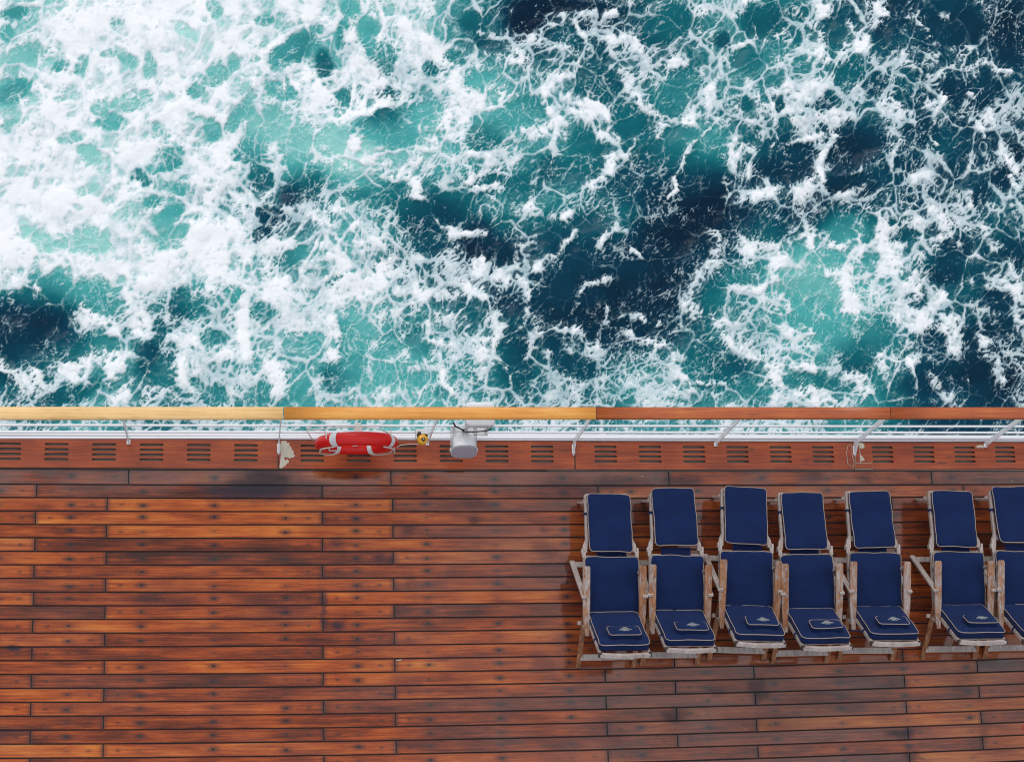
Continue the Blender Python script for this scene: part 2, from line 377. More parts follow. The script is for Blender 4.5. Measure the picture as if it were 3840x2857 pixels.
AIR = [[.75,.9,.95,.9,.75,.8,.7,.4,.05,.1,.3,.45,.35,.2,.1,.1],
 [.8,.85,.8,.8,.65,.6,.55,.65,.4,.4,.35,.35,.3,.15,.08,.08],
 [.8,.8,.75,.75,.75,.8,.65,.6,.5,.35,.5,.25,.2,.1,.1,.12],
 [.85,.8,.6,.5,.2,.4,.4,.4,.35,.4,.1,.1,.15,.12,.15,.2],
 [.85,.85,.75,.7,.4,.45,.3,.15,.1,.03,.05,.3,.65,.6,.35,.2],
 [.08,.45,.4,.5,.6,.65,.45,.3,.05,.04,.12,.4,.6,.7,.3,.15],
 [.3,.5,.3,.4,.5,.6,.55,.4,.32,.35,.4,.4,.45,.4,.12,.06]]
def table(T, u, v):
    T = np.array(T, np.float32); h, w = T.shape
    x = np.clip(u/240-.5, 0, w-1.001); y = np.clip(v/220-.5, 0, h-1.001)
    i = x.astype(int); j = y.astype(int); fx = x-i; fy = y-j
    fx = fx*fx*(3-2*fx); fy = fy*fy*(3-2*fy)
    return (T[j, i]*(1-fx)+T[j, i+1]*fx)*(1-fy)+(T[j+1, i]*(1-fx)+T[j+1, i+1]*fx)*fy
Z = {1: (0, 0, .5853), 2: (1270, 0, .5853), 3: (2540, 0, .5853), 4: (0, 770, 1.0156), 5: (1270, 770, 1.0156), 6: (2540, 770, 1.0156)}
# open water between the foam: (sheet, cx, cy, half length, half width, turn in degrees, air 0..1 or None)
HOLES = [(1,70,70,80,42,0,.55),(1,25,200,45,60,0,.6),(1,140,340,130,55,-25,.75),(1,360,400,60,40,-40,.5),(1,495,395,48,62,0,.65),
 (1,685,362,48,30,0,.6),(1,800,405,60,45,20,.65),(1,942,430,50,88,0,.7),(1,750,180,60,50,20,.55),(1,1380,70,65,55,30,.65),
 (1,1680,120,50,40,0,.5),(1,1180,205,95,38,25,.85),(1,1420,450,150,70,-40,.6),(1,1270,570,70,50,20,.55),(1,722,795,98,58,10,.42),
 (1,850,665,130,75,-10,.72),(1,640,690,70,60,0,.7),(1,560,1010,90,60,20,.7),(1,430,900,85,38,-10,.65),(1,1042,870,48,85,0,.6),
 (1,1080,1035,120,62,-35,.45),(1,900,1115,42,28,-30,.12),(1,955,1155,40,24,-20,.12),(1,1110,1205,55,50,0,.6),(1,965,1290,55,40,0,.5),
 (1,560,1200,70,28,-10,.85),(1,1360,800,48,90,0,.65),(1,1540,735,130,55,-40,.6),(1,1720,810,150,95,-35,.8),(1,1600,965,105,75,-10,.35),
 (1,1900,1000,100,105,0,.65),(1,1940,870,90,70,0,.75),(1,2140,900,90,110,0,.7),(1,1895,290,170,75,-35,.45),(1,1810,565,110,58,10,.7),
 (1,2065,390,42,90,5,.2),(1,2180,210,38,95,0,.35),(1,1960,1180,110,120,-20,.12),(1,1830,1230,60,70,0,.0),(1,70,580,110,75,-30,.3),
 (1,60,800,100,45,-15,.65),(1,1655,1110,70,80,0,.2),(1,2190,590,40,60,0,.5),
 (2,160,210,90,90,0,.6),(2,270,380,100,110,20,.35),(2,300,580,70,45,20,.3),(2,590,400,60,50,0,.3),(2,860,130,90,55,0,.35),
 (2,960,260,110,40,15,.25),(2,1460,230,150,80,5,.4),(2,1200,140,110,70,10,.03),(2,1450,40,330,45,0,.02),(2,2060,170,150,110,-20,.28),
 (2,1690,550,160,110,0,.2),(2,1920,750,170,110,35,.35),(2,2110,640,90,120,20,.6),(2,280,760,150,70,-20,.1),(2,560,720,150,85,-5,.85),
 (2,320,880,150,80,10,.5),(2,920,890,120,95,10,.15),(2,1150,740,170,110,-10,.6),(2,1570,1000,120,180,5,.4),(2,2050,1050,230,200,-25,.18),
 (2,1900,1200,230,130,0,.05),(2,2160,900,110,90,-10,.4),(2,400,1250,110,70,-10,.35),(2,920,1170,130,90,-20,.25),(2,1160,1230,90,90,0,.35),
 (2,1350,1080,60,80,0,.25),(2,870,480,90,60,0,.75),(2,730,350,70,40,40,.5),(2,60,60,60,60,0,.6),(2,140,1290,80,40,0,.3),
 (3,540,130,130,110,0,.15),(3,460,370,100,75,-10,.25),(3,1000,180,80,130,15,.2),(3,1330,260,90,140,10,.05),(3,1620,250,90,120,0,.08),
 (3,1800,180,120,120,0,.05),(3,2120,280,140,180,0,.03),(3,1100,460,90,100,30,.25),(3,1270,560,75,65,0,.05),(3,930,640,90,60,0,.05),
 (3,440,680,55,50,0,.15),(3,650,660,40,60,0,.08),(3,200,950,130,110,0,.7),(3,130,1150,180,120,0,.02),(3,700,1000,200,130,-5,.2),
 (3,700,1080,200,60,0,.03),(3,1150,950,180,120,10,.02),(3,1100,1160,130,60,0,.06),(3,1550,880,110,120,20,.04),(3,1680,920,60,80,0,.25),
 (3,1460,1050,100,80,0,.08),(3,1750,590,90,60,0,.03),(3,1950,600,90,80,10,.05),(3,40,500,90,80,0,.5),(3,280,270,50,50,0,.1),
 (3,1700,40,150,60,0,.15),(3,1400,100,90,90,0,.08),(3,2080,1130,90,70,0,.06),(3,1920,1250,60,60,0,.08),(3,2120,1000,60,60,0,.05),
 (4,115,145,100,60,0,.8),(4,310,130,100,60,0,.78),(4,190,310,75,60,10,.45),(4,60,430,110,130,0,.05),(4,190,410,65,35,0,.05),
 (4,240,490,60,28,0,.15),(4,330,350,90,75,0,.6),(4,340,520,70,45,0,.5),(4,170,560,120,50,0,.25),(4,270,690,100,35,-15,.15),
 (4,615,40,50,28,-30,.6),(4,620,120,60,45,-30,.65),(4,700,350,80,65,-10,.3),(4,640,370,35,60,0,.03),(4,1070,170,60,45,-5,.5),
 (4,965,90,30,45,20,.05),(4,990,25,55,30,10,.03),(4,860,330,52,30,0,.55),(4,980,400,45,40,0,.35),(4,780,495,48,35,0,.3),
 (4,575,470,30,45,0,.3),(4,530,570,40,50,0,.05),(4,1255,500,40,60,0,.45),(4,1225,640,40,45,0,.2),(4,700,660,30,30,0,.5),
 (4,30,640,35,16,0,.1),(4,1250,290,40,30,0,.3),(4,600,640,50,40,0,.35),(4,970,700,45,35,0,.45),(4,770,700,55,32,0,.45),
 (5,360,110,80,50,0,.3),(5,340,20,120,60,10,.15),(5,590,175,65,40,-5,.06),(5,520,120,50,60,30,.05),(5,800,140,60,60,-20,.08),
 (5,850,300,110,110,0,.03),(5,1130,330,140,110,0,.03),(5,620,370,60,45,-10,.04),(5,930,340,110,90,0,.02),(5,1190,160,90,110,0,.01),(5,60,500,60,70,0,.7),
 (5,40,600,50,45,0,.4),(5,300,510,40,60,0,.35),(5,480,600,60,40,-20,.45),(5,660,620,60,60,20,.1),(5,820,560,35,45,0,.1),
 (5,660,500,50,60,20,.15),(5,930,80,70,60,0,.05),(5,380,690,28,30,0,.3),(5,890,600,70,40,0,.12),
 (6,60,130,110,120,0,.02),(6,340,80,75,45,0,.25),(6,640,75,75,60,0,.75),(6,510,300,110,75,20,.8),(6,460,370,70,70,0,.6),
 (6,215,250,50,40,0,.5),(6,600,450,120,60,0,.6),(6,700,480,90,70,-15,.25),(6,660,560,60,60,0,.03),(6,820,100,50,40,0,.2),
 (6,980,230,60,50,20,.08),(6,1180,340,50,45,0,.12),(6,890,340,40,40,0,.2),(6,960,500,90,60,10,.06),(6,1080,560,100,90,20,.03),
 (6,1180,450,60,40,0,.1),(6,1150,650,90,70,0,.04),(6,900,650,70,60,0,.05),(6,120,640,90,60,0,.25),(6,160,560,100,50,10,.15),
 (6,500,650,70,50,0,.35),(6,1030,150,50,40,0,.06),(6,130,350,50,35,0,.4),(6,560,190,70,40,10,.7),(6,1230,170,50,50,20,.1)]
# thick foam: (sheet, half width, strength, points)
STREAKS = [(1,26,1,[(1780,0),(1855,110),(1840,210),(1720,330),(1690,440),(1640,550)]),(1,30,.9,[(1630,560),(1560,650),(1430,745),(1300,700),(1180,650),(1050,750),(900,830)]),
 (1,90,.9,[(420,100),(480,220),(420,420),(300,560),(230,750),(120,1000),(60,1200)]),(1,70,.8,[(420,100),(700,60),(1000,110),(1050,350),(1150,520)]),
 (1,45,.8,[(1290,40),(1340,150),(1480,230),(1440,350)]),(1,50,.8,[(1950,30),(1960,180),(2100,120)]),(1,80,.9,[(2221,480),(2050,600),(1980,480),(1740,470)]),
 (1,50,.8,[(1180,760),(1240,950),(1280,1180),(1350,1333)]),(1,60,.8,[(1400,950),(1450,1100),(1400,1300)]),(1,45,.8,[(700,1040),(900,990),(1000,930)]),
 (1,60,.8,[(300,960),(200,1250),(600,1300)]),
 (2,55,1,[(60,150),(60,280),(150,420),(240,560),(120,680),(60,760),(120,960),(230,1080),(420,1130)]),(2,50,.95,[(0,500),(100,560),(220,590)]),(2,40,.9,[(330,640),(150,690)]),
 (2,60,1,[(1150,380),(1080,560),(960,640),(760,640),(700,760),(560,960),(470,1120),(540,1260)]),(2,35,.9,[(240,150),(420,160),(560,260),(700,420),(760,600)]),
 (2,35,.95,[(1240,260),(1380,330),(1560,390),(1540,440),(1440,540),(1330,620),(1340,720)]),(2,28,.9,[(1410,110),(1560,90),(1740,60),(1900,30)]),(2,24,.8,[(1240,250),(1400,160),(1530,150),(1590,240)]),
 (2,30,.8,[(1460,640),(1600,670),(1740,700),(1760,820),(1820,880),(1870,960)]),(2,55,.9,[(1420,800),(1380,900),(1320,1040)]),(2,45,.85,[(1480,740),(1620,760),(1700,840)]),
 (2,22,.9,[(1400,700),(1410,760),(1350,820)]),(2,40,.85,[(2221,780),(2110,760),(2040,860),(1920,920),(1860,960),(1750,980),(1720,1120),(1600,1210)]),(2,26,.8,[(1830,450),(1880,560),(1990,680),(2100,770)]),
 (2,14,.8,[(2221,1010),(2140,1130),(2160,1200),(2100,1250)]),(2,26,.85,[(780,1290),(880,1230),(1000,1190)]),(2,22,.8,[(860,990),(970,1000),(1010,1090),(880,1110),(830,1190)]),
 (2,16,.8,[(1240,1190),(1230,1290)]),(2,40,.8,[(1060,890),(1180,870),(1300,850)]),(2,30,.7,[(1700,230),(1900,260),(2000,420),(2200,400)]),
 (3,40,.9,[(0,780),(80,810),(140,700),(200,590)]),(3,45,.95,[(350,900),(420,820),(580,770),(610,620),(720,560)]),(3,14,1,[(520,630),(490,690),(520,740)]),
 (3,55,.8,[(930,0),(900,150),(860,330),(930,440),(900,560),(780,640)]),(3,42,.85,[(1190,0),(1150,130),(1090,260),(1180,330),(1050,360),(960,520),(860,620)]),(3,34,.85,[(1310,30),(1330,120),(1220,220),(1180,330)]),
 (3,20,.8,[(1590,0),(1560,100),(1460,130)]),(3,22,.8,[(1560,160),(1620,270),(1720,330),(1820,290),(1900,330)]),(3,60,.7,[(1600,350),(1740,400),(1880,450),(2000,370)]),(3,22,.8,[(1940,30),(1820,80),(1680,120)]),
 (3,18,1,[(2020,465),(2080,490),(2130,520)]),(3,14,.9,[(1820,600),(1860,630)]),(3,45,.7,[(1380,370),(1420,440),(1500,490),(1620,480),(1640,640)]),(3,14,.95,[(1690,640),(1640,780),(1615,880),(1650,970)]),
 (3,50,.75,[(1600,700),(1500,790),(1380,700),(1280,720),(1000,740)]),(3,50,.7,[(700,740),(820,700),(900,720)]),(3,32,.85,[(1980,740),(2020,900),(2080,1000),(2150,1080)]),(3,24,.8,[(1860,780),(1960,860),(2000,960)]),
 (3,22,.85,[(310,940),(340,1050),(300,1150),(340,1250)]),(3,14,.8,[(380,960),(350,1060)]),(3,14,.8,[(470,950),(450,1080),(440,1190)]),(3,12,.8,[(640,860),(580,940),(590,1040)]),(3,16,.8,[(950,840),(800,900),(700,920)]),
 (3,20,.85,[(1040,860),(960,950),(930,1080),(970,1130)]),(3,16,.8,[(960,1120),(1100,1100),(1240,1080)]),(3,50,.8,[(340,1250),(480,1230),(640,1180),(820,1210),(900,1130)]),(3,24,.8,[(940,1150),(1020,1230),(1140,1220),(1240,1170)]),
 (3,12,.8,[(1420,940),(1370,1030),(1350,1110)]),(3,24,.8,[(1500,1180),(1620,1130),(1700,1080)]),(3,18,.85,[(1830,1080),(1850,1180),(1860,1300)]),(3,18,.85,[(2130,1130),(2200,1200)]),(3,10,.8,[(190,850),(90,930),(0,1080)]),
 (3,18,.9,[(490,180),(500,240),(420,270)]),(3,16,.8,[(430,0),(430,90)]),
 (4,55,.9,[(0,60),(60,200),(150,190),(240,240)]),(4,40,.9,[(480,270),(560,250),(650,190),(720,110),(730,20)]),(4,50,.8,[(800,60),(800,200),(830,260),(740,300)]),(4,60,.8,[(860,120),(900,240),(1000,300),(1180,260)]),
 (4,18,.9,[(60,280),(40,350)]),(4,12,.8,[(130,290),(170,370)]),(4,26,.85,[(250,370),(300,420),(380,440),(420,480)]),(4,38,.9,[(0,590),(100,630),(240,610),(360,560),(420,590)]),(4,40,.75,[(80,680),(200,640),(300,640)]),
 (4,34,.8,[(460,330),(500,420),(520,500),(480,580)]),(4,20,.8,[(680,520),(660,640),(700,700)]),(4,20,.8,[(560,500),(700,510)]),(4,24,.75,[(900,360),(890,480),(930,560)]),(4,24,.8,[(400,640),(480,680),(450,720)]),
 (4,26,.8,[(1000,560),(1040,640),(1020,720)]),(4,26,.7,[(720,600),(860,560)]),(4,22,.8,[(1220,440),(1220,560)]),(4,60,.85,[(1020,110),(1150,90),(1270,200)]),
 (5,60,.85,[(0,300),(120,300),(220,330),(320,300),(400,360)]),(5,30,.85,[(0,50),(60,100),(80,190)]),(5,24,.9,[(140,160),(200,210),(160,240)]),(5,14,1,[(470,100),(540,110),(545,200)]),(5,20,.85,[(400,60),(440,100)]),
 (5,12,.9,[(655,160),(660,230),(600,250)]),(5,16,1,[(570,275),(610,255),(632,290)]),(5,40,.75,[(520,240),(500,330),(560,330)]),(5,30,.8,[(700,130),(720,180),(700,230)]),(5,12,.8,[(740,190),(800,180),(870,110)]),(5,16,.85,[(960,150),(1010,100),(1050,110)]),
 (5,10,.85,[(1090,170),(1125,200)]),(5,12,.75,[(670,260),(700,330),(700,400)]),(5,26,1,[(670,460),(740,490),(770,550)]),(5,40,.75,[(600,420),(600,520)]),(5,32,.75,[(800,460),(900,480),(980,560)]),(5,36,.75,[(560,480),(540,600)]),
 (5,14,.85,[(340,440),(330,500),(430,520)]),(5,12,.85,[(380,560),(390,650),(425,700)]),(5,14,.8,[(630,600),(650,680)]),(5,10,.8,[(850,400),(900,300),(1000,270)]),(5,12,.85,[(1000,370),(1000,420)]),
 (5,12,.85,[(1060,400),(1120,390),(1190,430)]),(5,24,.7,[(1100,460),(1200,520),(1270,560)]),(5,16,.8,[(1250,580),(1250,640)]),(5,12,.75,[(800,480),(860,560)]),
 (5,26,.8,[(680,40),(720,20)]),(5,14,.9,[(830,60),(870,10)]),
 (6,30,.85,[(440,70),(540,130),(600,190),(680,220)]),(6,45,.9,[(520,130),(650,130),(760,160),(840,220),(860,320),(860,420)]),(6,40,.8,[(700,100),(790,70),(900,60),(950,110)]),(6,24,.8,[(130,100),(150,200),(80,280),(30,360),(100,430),(220,410)]),
 (6,30,.8,[(240,130),(340,140),(380,190)]),(6,16,.85,[(200,310),(300,300),(370,260)]),(6,34,.75,[(580,250),(640,300),(660,400)]),(6,16,.8,[(400,320),(415,370)]),(6,20,.8,[(330,420),(430,460),(480,450)]),(6,16,.85,[(190,490),(260,540),(340,600),(380,660)]),
 (6,34,.8,[(880,400),(960,430),(1030,450),(1020,520)]),(6,24,.8,[(940,300),(1000,380)]),(6,18,.85,[(860,560),(900,620),(960,660),(1010,740)]),(6,14,.85,[(850,560),(870,660),(890,740)]),(6,24,.8,[(1120,440),(1150,560),(1200,640)]),
 (6,30,.7,[(1100,280),(1220,300),(1270,420)]),(6,10,.8,[(1020,600),(1100,690)]),(6,20,.85,[(430,590),(500,600)]),(6,26,.85,[(560,600),(640,620),(700,680),(640,740)]),(6,34,.8,[(480,680),(560,730)]),(6,30,.7,[(940,20),(1000,120),(1080,180)]),
 (6,24,.7,[(1130,40),(1180,150),(1230,240)]),(6,12,.8,[(80,660),(180,670)]),(6,16,.9,[(0,580),(40,700)]),(6,20,.75,[(380,600),(380,740)]),(6,20,.75,[(740,560),(790,700)])]
def water_fields(u, v):
    """u, v: where the point of the sea lies on the photograph (3840 wide); returns foam field, air field, relief"""
    u = u.astype(np.float32); v = v.astype(np.float32); s = 1/1000.
    # organic wandering of the outlines
    wu = fbm(u/260+3, v/260+9, 4)*60+fbm(u/60, v/60, 3, .55, _TAB2)*17
    wv = fbm(u/260+31, v/260+4, 4)*60+fbm(u/60+50, v/60+20, 3, .55, _TAB2)*17
    a, b = u+wu*.8, v+wv*.8
    D = table(FOAM, a, b); A = table(AIR, u+wu*.6, v+wv*.6)
    su, sv = u+wu*.55, v+wv*.55
    hole = np.zeros_like(u); wsum = np.zeros_like(u)+1e-3; asum = np.zeros_like(u)
    for (k, cx, cy, rx, ry, an, air) in HOLES:
        ox, oy, sc = Z[k]; cx = cx*sc+ox; cy = cy*sc+oy; rx *= sc; ry *= sc
        m = (np.abs(u-cx) < 2.6*(rx+ry)) & (np.abs(v-cy) < 2.6*(rx+ry))
        if not m.any(): continue
        c, sn = math.cos(math.radians(an)), math.sin(math.radians(an))
        du = su[m]-cx; dv = sv[m]-cy
        r = np.sqrt(((du*c+dv*sn)/rx)**2+((-du*sn+dv*c)/ry)**2)
        h = sstep(1.35, .75, r); hole[m] = np.maximum(hole[m], h)
        g = np.exp(-(r/1.25)**2*1.2); wsum[m] += g; asum[m] += g*air
    A = A+(asum/wsum-A)*np.clip(wsum*1.3, 0, .92)*.62
    streak = np.zeros_like(u)
    for (k, w, st, pts) in STREAKS:
        ox, oy, sc = Z[k]; P = [(x*sc+ox, y*sc+oy) for x, y in pts]; w = w*sc
        x0 = min(p[0] for p in P)-3*w-60; x1 = max(p[0] for p in P)+3*w+60
        y0 = min(p[1] for p in P)-3*w-60; y1 = max(p[1] for p in P)+3*w+60
        m = (u > x0) & (u < x1) & (v > y0) & (v < y1)
        if not m.any(): continue
        U = su[m]; V = sv[m]; d = np.full(U.shape, 1e9, np.float32)
        for (ax, ay), (bx, by) in zip(P, P[1:]):
            ex, ey = bx-ax, by-ay; t = np.clip(((U-ax)*ex+(V-ay)*ey)/(ex*ex+ey*ey), 0, 1)
            d = np.minimum(d, np.hypot(U-ax-t*ex, V-ay-t*ey))
        streak[m] = np.maximum(streak[m], st*sstep(w*1.7, w*.25, d))
    # the lace: long wandering threads drawn out along the drift and the borders of stretched cells, finer and finer;
    # where there is much foam the threads widen until only holes are left between them
    x = u+wu*.9; y = v+wv*.9
    n1 = fbm(u/190+77, v/130+3, 4, .55); n2 = fbm(u/46+7, v/46+13, 4, .6, _TAB2); n3 = fbm(u/10.+3, v/9., 3, .6)
    th = fbm(u/900+5, v/900+2, 2)*.0+1.02
    al = x*np.cos(1.02)-y*np.sin(1.02); ac = x*np.sin(1.02)+y*np.cos(1.02)
    D = .525+(D-.5)*.90; D = D-hole*(.10+.44*D)
    sm = streak*(.72+.50*n1+.55*n2+.30*n3)
    D = D+np.clip(sm, 0, 1)*(1.0-D)*.76
    W = np.clip(D+.28*n1+.12*n2, .03, 1.1)
    d1, c1 = cells(al/150+.12*n1, ac/100+.12*n2, 1); d2, c2 = cells(al/62+.22*n2, ac/42+.2*n1, 2); d3, c3 = cells(al/27+.3*n3, ac/19+.3*n2, 3)
    t1 = fbm(al/300+9, ac/150+5, 4, .60); t2 = fbm(al/140+19, ac/70+25, 4, .62, _TAB2); t3 = fbm(al/64+2, ac/34+8, 4, .62); t4 = fbm(al/30+42, ac/16+18, 3, .6, _TAB2)
    W2 = W*W
    def ln(t, w0, w1): return 1/(1+(t/(w0+w1*W2))**2)
    def cl(d, w0, w1): k = w0+w1*W2; return 1-sstep(k*.2, k, d+.03*n3)
    gate = sstep(-.35, .2, n1+.4*n2); gate2 = sstep(-.25, .25, n2+.3*n1)
    N = np.maximum.reduce([ln(t1, .012, .085), ln(t2, .018, .10)*(.7+.3*gate2), ln(t3, .025, .13)*(.55+.45*gate), ln(t4, .03, .17)*(.35+.55*gate2),
                           cl(d1, .035, .24), cl(d2, .045, .34)*(.6+.4*gate), cl(d3, .06, .42)*(.35+.5*gate2)])
    F = N*.95+(D-.5)*1.05+.12*n1+.16*n2+.22*n3-.57
    T = np.maximum.reduce([np.exp(-(t1/.014)**2), np.exp(-(t2/.022)**2), np.exp(-(t3/.035)**2)*.85*gate, (1-sstep(.0, .045, d1+.02*n3)), (1-sstep(0, .065, d2+.02*n3))*.8*gate, np.exp(-(t4/.05)**2)*.6*gate2])
    T = T*sstep(-.35, .40, n3+.6*n2+.3*n1)*sstep(-.05, .25, D+.25*n1)
    F = np.maximum(F, -.9)
    R = fbm(u/420+11, v/300+3, 3)*.9+fbm(u/130, v/110, 3, .5, _TAB2)*.35
    return F, A, R, np.clip(sm, 0, 1), n2, T

# ------------------------------------------------------------------ the sea
SEA = -15.0
def axis(a, b, step, lo, hi, g=1.32):
    m = list(np.arange(a, b+1e-6, step)); left = []; x = a; d = step
    while x > lo: d *= g; x -= d; left.append(x)
    right = []; x = m[-1]; d = step
    while x < hi: d *= g; x += d; right.append(x)
    return np.array(left[::-1]+m+right)
gx = axis(-6.6, 18.2, .0235, -4000, 4000); gy = axis(4.2, 17.9, .0225, -4000, 4000)
GX, GY = np.meshgrid(gx, gy); nx, ny = len(gx), len(gy)
uu, vv_ = w2p(GX.ravel(), GY.ravel(), np.full(GX.size, SEA))
uu = np.clip(uu, -3e4, 3e4); vv_ = np.clip(vv_, -3e4, 3e4)
Fm, Am, Rm_, Sm, Nm, Tm = water_fields(uu, vv_)
dist = np.hypot(GX.ravel()-6, GY.ravel()-11)
far = 1-sstep(14, 60, dist)
Zs = SEA+(Rm_*.16+np.clip(Fm, -.3, .6)*.035+Sm*.03)*far
me = bpy.data.meshes.new('sea')
nv = nx*ny; idx = np.arange(nv, dtype=np.int32).reshape(ny, nx)
quads = np.stack([idx[:-1, :-1], idx[:-1, 1:], idx[1:, 1:], idx[1:, :-1]], -1).reshape(-1, 4)
me.vertices.add(nv); me.vertices.foreach_set('co', np.stack([GX.ravel(), GY.ravel(), Zs], -1).astype(np.float32).ravel())
me.loops.add(quads.size); me.loops.foreach_set('vertex_index', quads.ravel())
me.polygons.add(len(quads)); me.polygons.foreach_set('loop_start', np.arange(0, quads.size, 4, dtype=np.int32))
me.polygons.foreach_set('loop_total', np.full(len(quads), 4, np.int32)); me.polygons.foreach_set('use_smooth', np.ones(len(quads), bool))
me.update(calc_edges=True)
for nm, arr in (('foam', Fm), ('air', np.clip(Am+.14*Rm_+.05, 0, 1.2)), ('thick', Sm), ('fleck', Nm), ('thread', Tm)):
    at_ = me.attributes.new(nm, 'FLOAT', 'POINT'); at_.data.foreach_set('value', arr.astype(np.float32))
s = NT('churned sea water')
geo = s.n('ShaderNodeNewGeometry').outputs['Position']
Fa = s.attr('foam').outputs['Fac']; Aa = s.attr('air').outputs['Fac']; Sa = s.attr('thick').outputs['Fac']; Na = s.attr('fleck').outputs['Fac']
m1 = s.noise(geo, 14., 4., .65); m2 = s.noise(geo, 42., 2., .6)
micro = s.math('ADD', s.math('MULTIPLY', s.math('SUBTRACT', m1, .5), .42), s.math('MULTIPLY', s.math('SUBTRACT', m2, .5), .34))
F2 = s.math('ADD', Fa, micro)
air = s.math('ADD', Aa, s.math('MULTIPLY', s.math('MINIMUM', s.math('MAXIMUM', Fa, -.6), .6), .12), clamp=True)
air = s.math('ADD', air, s.math('MULTIPLY', micro, .10), clamp=True)
wc = s.ramp(air, [(0., srgb(0, 30, 52)), (.15, srgb(0, 60, 82)), (.35, srgb(12, 104, 114)), (.6, srgb(72, 164, 164)), (.85, srgb(150, 208, 203)), (1., srgb(196, 230, 227))])
veil = s.math('MULTIPLY', s.ss(F2, -.40, .34, 0., .42), s.math('ADD', s.math('MULTIPLY', air, .75), .42))
solid = s.math('MULTIPLY', s.ss(F2, .04, .30), s.ss(F2, .15, .75, .72, 1.))
cover = s.math('SUBTRACT', 1., s.math('MULTIPLY', s.math('SUBTRACT', 1., solid), s.math('SUBTRACT', 1., veil)), clamp=True)
wh = s.math('ADD', s.ss(F2, .1, .95, -.05, .50), s.math('ADD', s.math('MULTIPLY', air, .50), s.math('ADD', s.math('MULTIPLY', Sa, .3), s.math('MULTIPLY', Na, .55))), clamp=True)
fc = s.mix(wh, srgb(176, 200, 208), srgb(240, 243, 247))
cover = s.math('MAXIMUM', cover, s.math('MULTIPLY', s.ss(s.math('ADD', s.attr('thread').outputs['Fac'], s.math('MULTIPLY', micro, .8)), .10, .75), .62))
c = s.mix(cover, wc, fc)
rough = s.ss(cover, .1, .7, .10, .8)
rip = s.math('ADD', s.noise(s.vmath('MULTIPLY', geo, (1., 1.6, 1.)), 3.2, 5., .6), s.math('ADD', s.math('MULTIPLY', cover, .35), s.math('MULTIPLY', m2, .12)))
s.bump(rip, .035, .4)
s.set(Base_Color=c, Roughness=rough, IOR=1.33, Specular_IOR_Level=.16)
me.materials.append(s.m)
sea = bpy.data.objects.new('sea', me); col.objects.link(sea); tag(sea, 'turquoise and navy sea churned to white foam beside the ship', kind='structure')

# ------------------------------------------------------------------ the ship's side and deck
PW = .124369; Y0 = 3.177033
def rowY(i): return Y0-i*PW
ROWS = 27; XL, XR = -6.2, 12.2
def sheet(name, x0, x1, ya, yb, z, mat, nseg=12, th=.0, parent=None):
    m = MB(); 
    for i in range(nseg+1):
        x = x0+(x1-x0)*i/nseg
        a = bend(x, ya, z); b = bend(x, yb, z)
        m.v += [(a[0], a[1], z), (b[0], b[1], z), (b[0], b[1], z-th), (a[0], a[1], z-th)]
    for i in range(nseg):
        k = i*4
        for j in ((0, 1), (1, 2), (2, 3), (3, 0)):
            m.f.append((k+j[0], k+j[1], k+4+j[1], k+4+j[0])); m.sm.append(False)
    m.f.append((3, 2, 1, 0)); m.sm.append(False); k = nseg*4; m.f.append((k, k+1, k+2, k+3)); m.sm.append(False)
    return m.build(name, mat, parent)
deck = sheet('deck', XL, XR, 3.199, rowY(ROWS)-.02, -.014, M['caulk'], 16, .18); tag(deck, kind='structure')
tag(deck, 'wet red brown teak planked deck with dark caulked seams')
EVEN = [-1.2150-2.628*2, -1.2150-2.628, -1.2150, 1.4225, 4.058, 6.338, 8.96, 11.6]
ODD = [-1.866-2.628, -1.866, .765, 3.3875, 4.83, 7.105, 9.74]
ROW0 = [-1.0246-2.5, -1.0246, 1.4102, 4.0869, 6.7773, 9.4]
TONES = {(4, 2): .80, (5, 3): .60, (0, 1): .40, (14, 2): .62, (3, 1): .40, (2, 1): .58, (11, 1): .62, (13, 0): .7, (19, 5): .85, (12, 2): .35, (16, 2): .30, (21, 3): .6}
def plank_piece(i, x0, x1, k):
    ya = rowY(i)-.0045 if i else 3.192; yb = rowY(i+1)+.0045
    tone = TONES.get((i, k), min(1, max(0, rnd.gauss(.47, .17))))
    n = max(2, int((x1-x0)/.55)); ch = .003; m = MB(); uvA = []; uvE = []
    tz = rnd.uniform(-.0006, .0006); W = ya-yb
    prof = [(0., -.012), (0., -ch), (ch, 0.), (W-ch, 0.), (W, -ch), (W, -.012)]
    for j in range(n+1):
        X = x0+(x1-x0)*j/n
        e = .004 if j in (0, n) else 0.
        for (d, z) in prof:
            zz = z+tz-(e*.6 if j in (0, n) and z > -.01 else 0)
            a = bend(X, ya-d, 0.); m.v.append((a[0], a[1], zz)); uvA.append((X, d/W-.5)); uvE.append((X-x0, x1-X))
    q = len(prof)
    for j in range(n):
        for t in range(q-1):
            b = j*q+t; m.f.append((b, b+1, b+q+1, b+q)); m.sm.append(False)
    m.f.append(tuple(range(q-1, -1, -1))); m.sm.append(False); m.f.append(tuple(n*q+t for t in range(q))); m.sm.append(False)
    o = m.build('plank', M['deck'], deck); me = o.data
    for nm, src in (('along', uvA), ('ends', uvE)):
        l = me.uv_layers.new(name=nm)
        for lp in me.loops: l.data[lp.index].uv = src[lp.vertex_index]
    o['tone'] = float(tone)
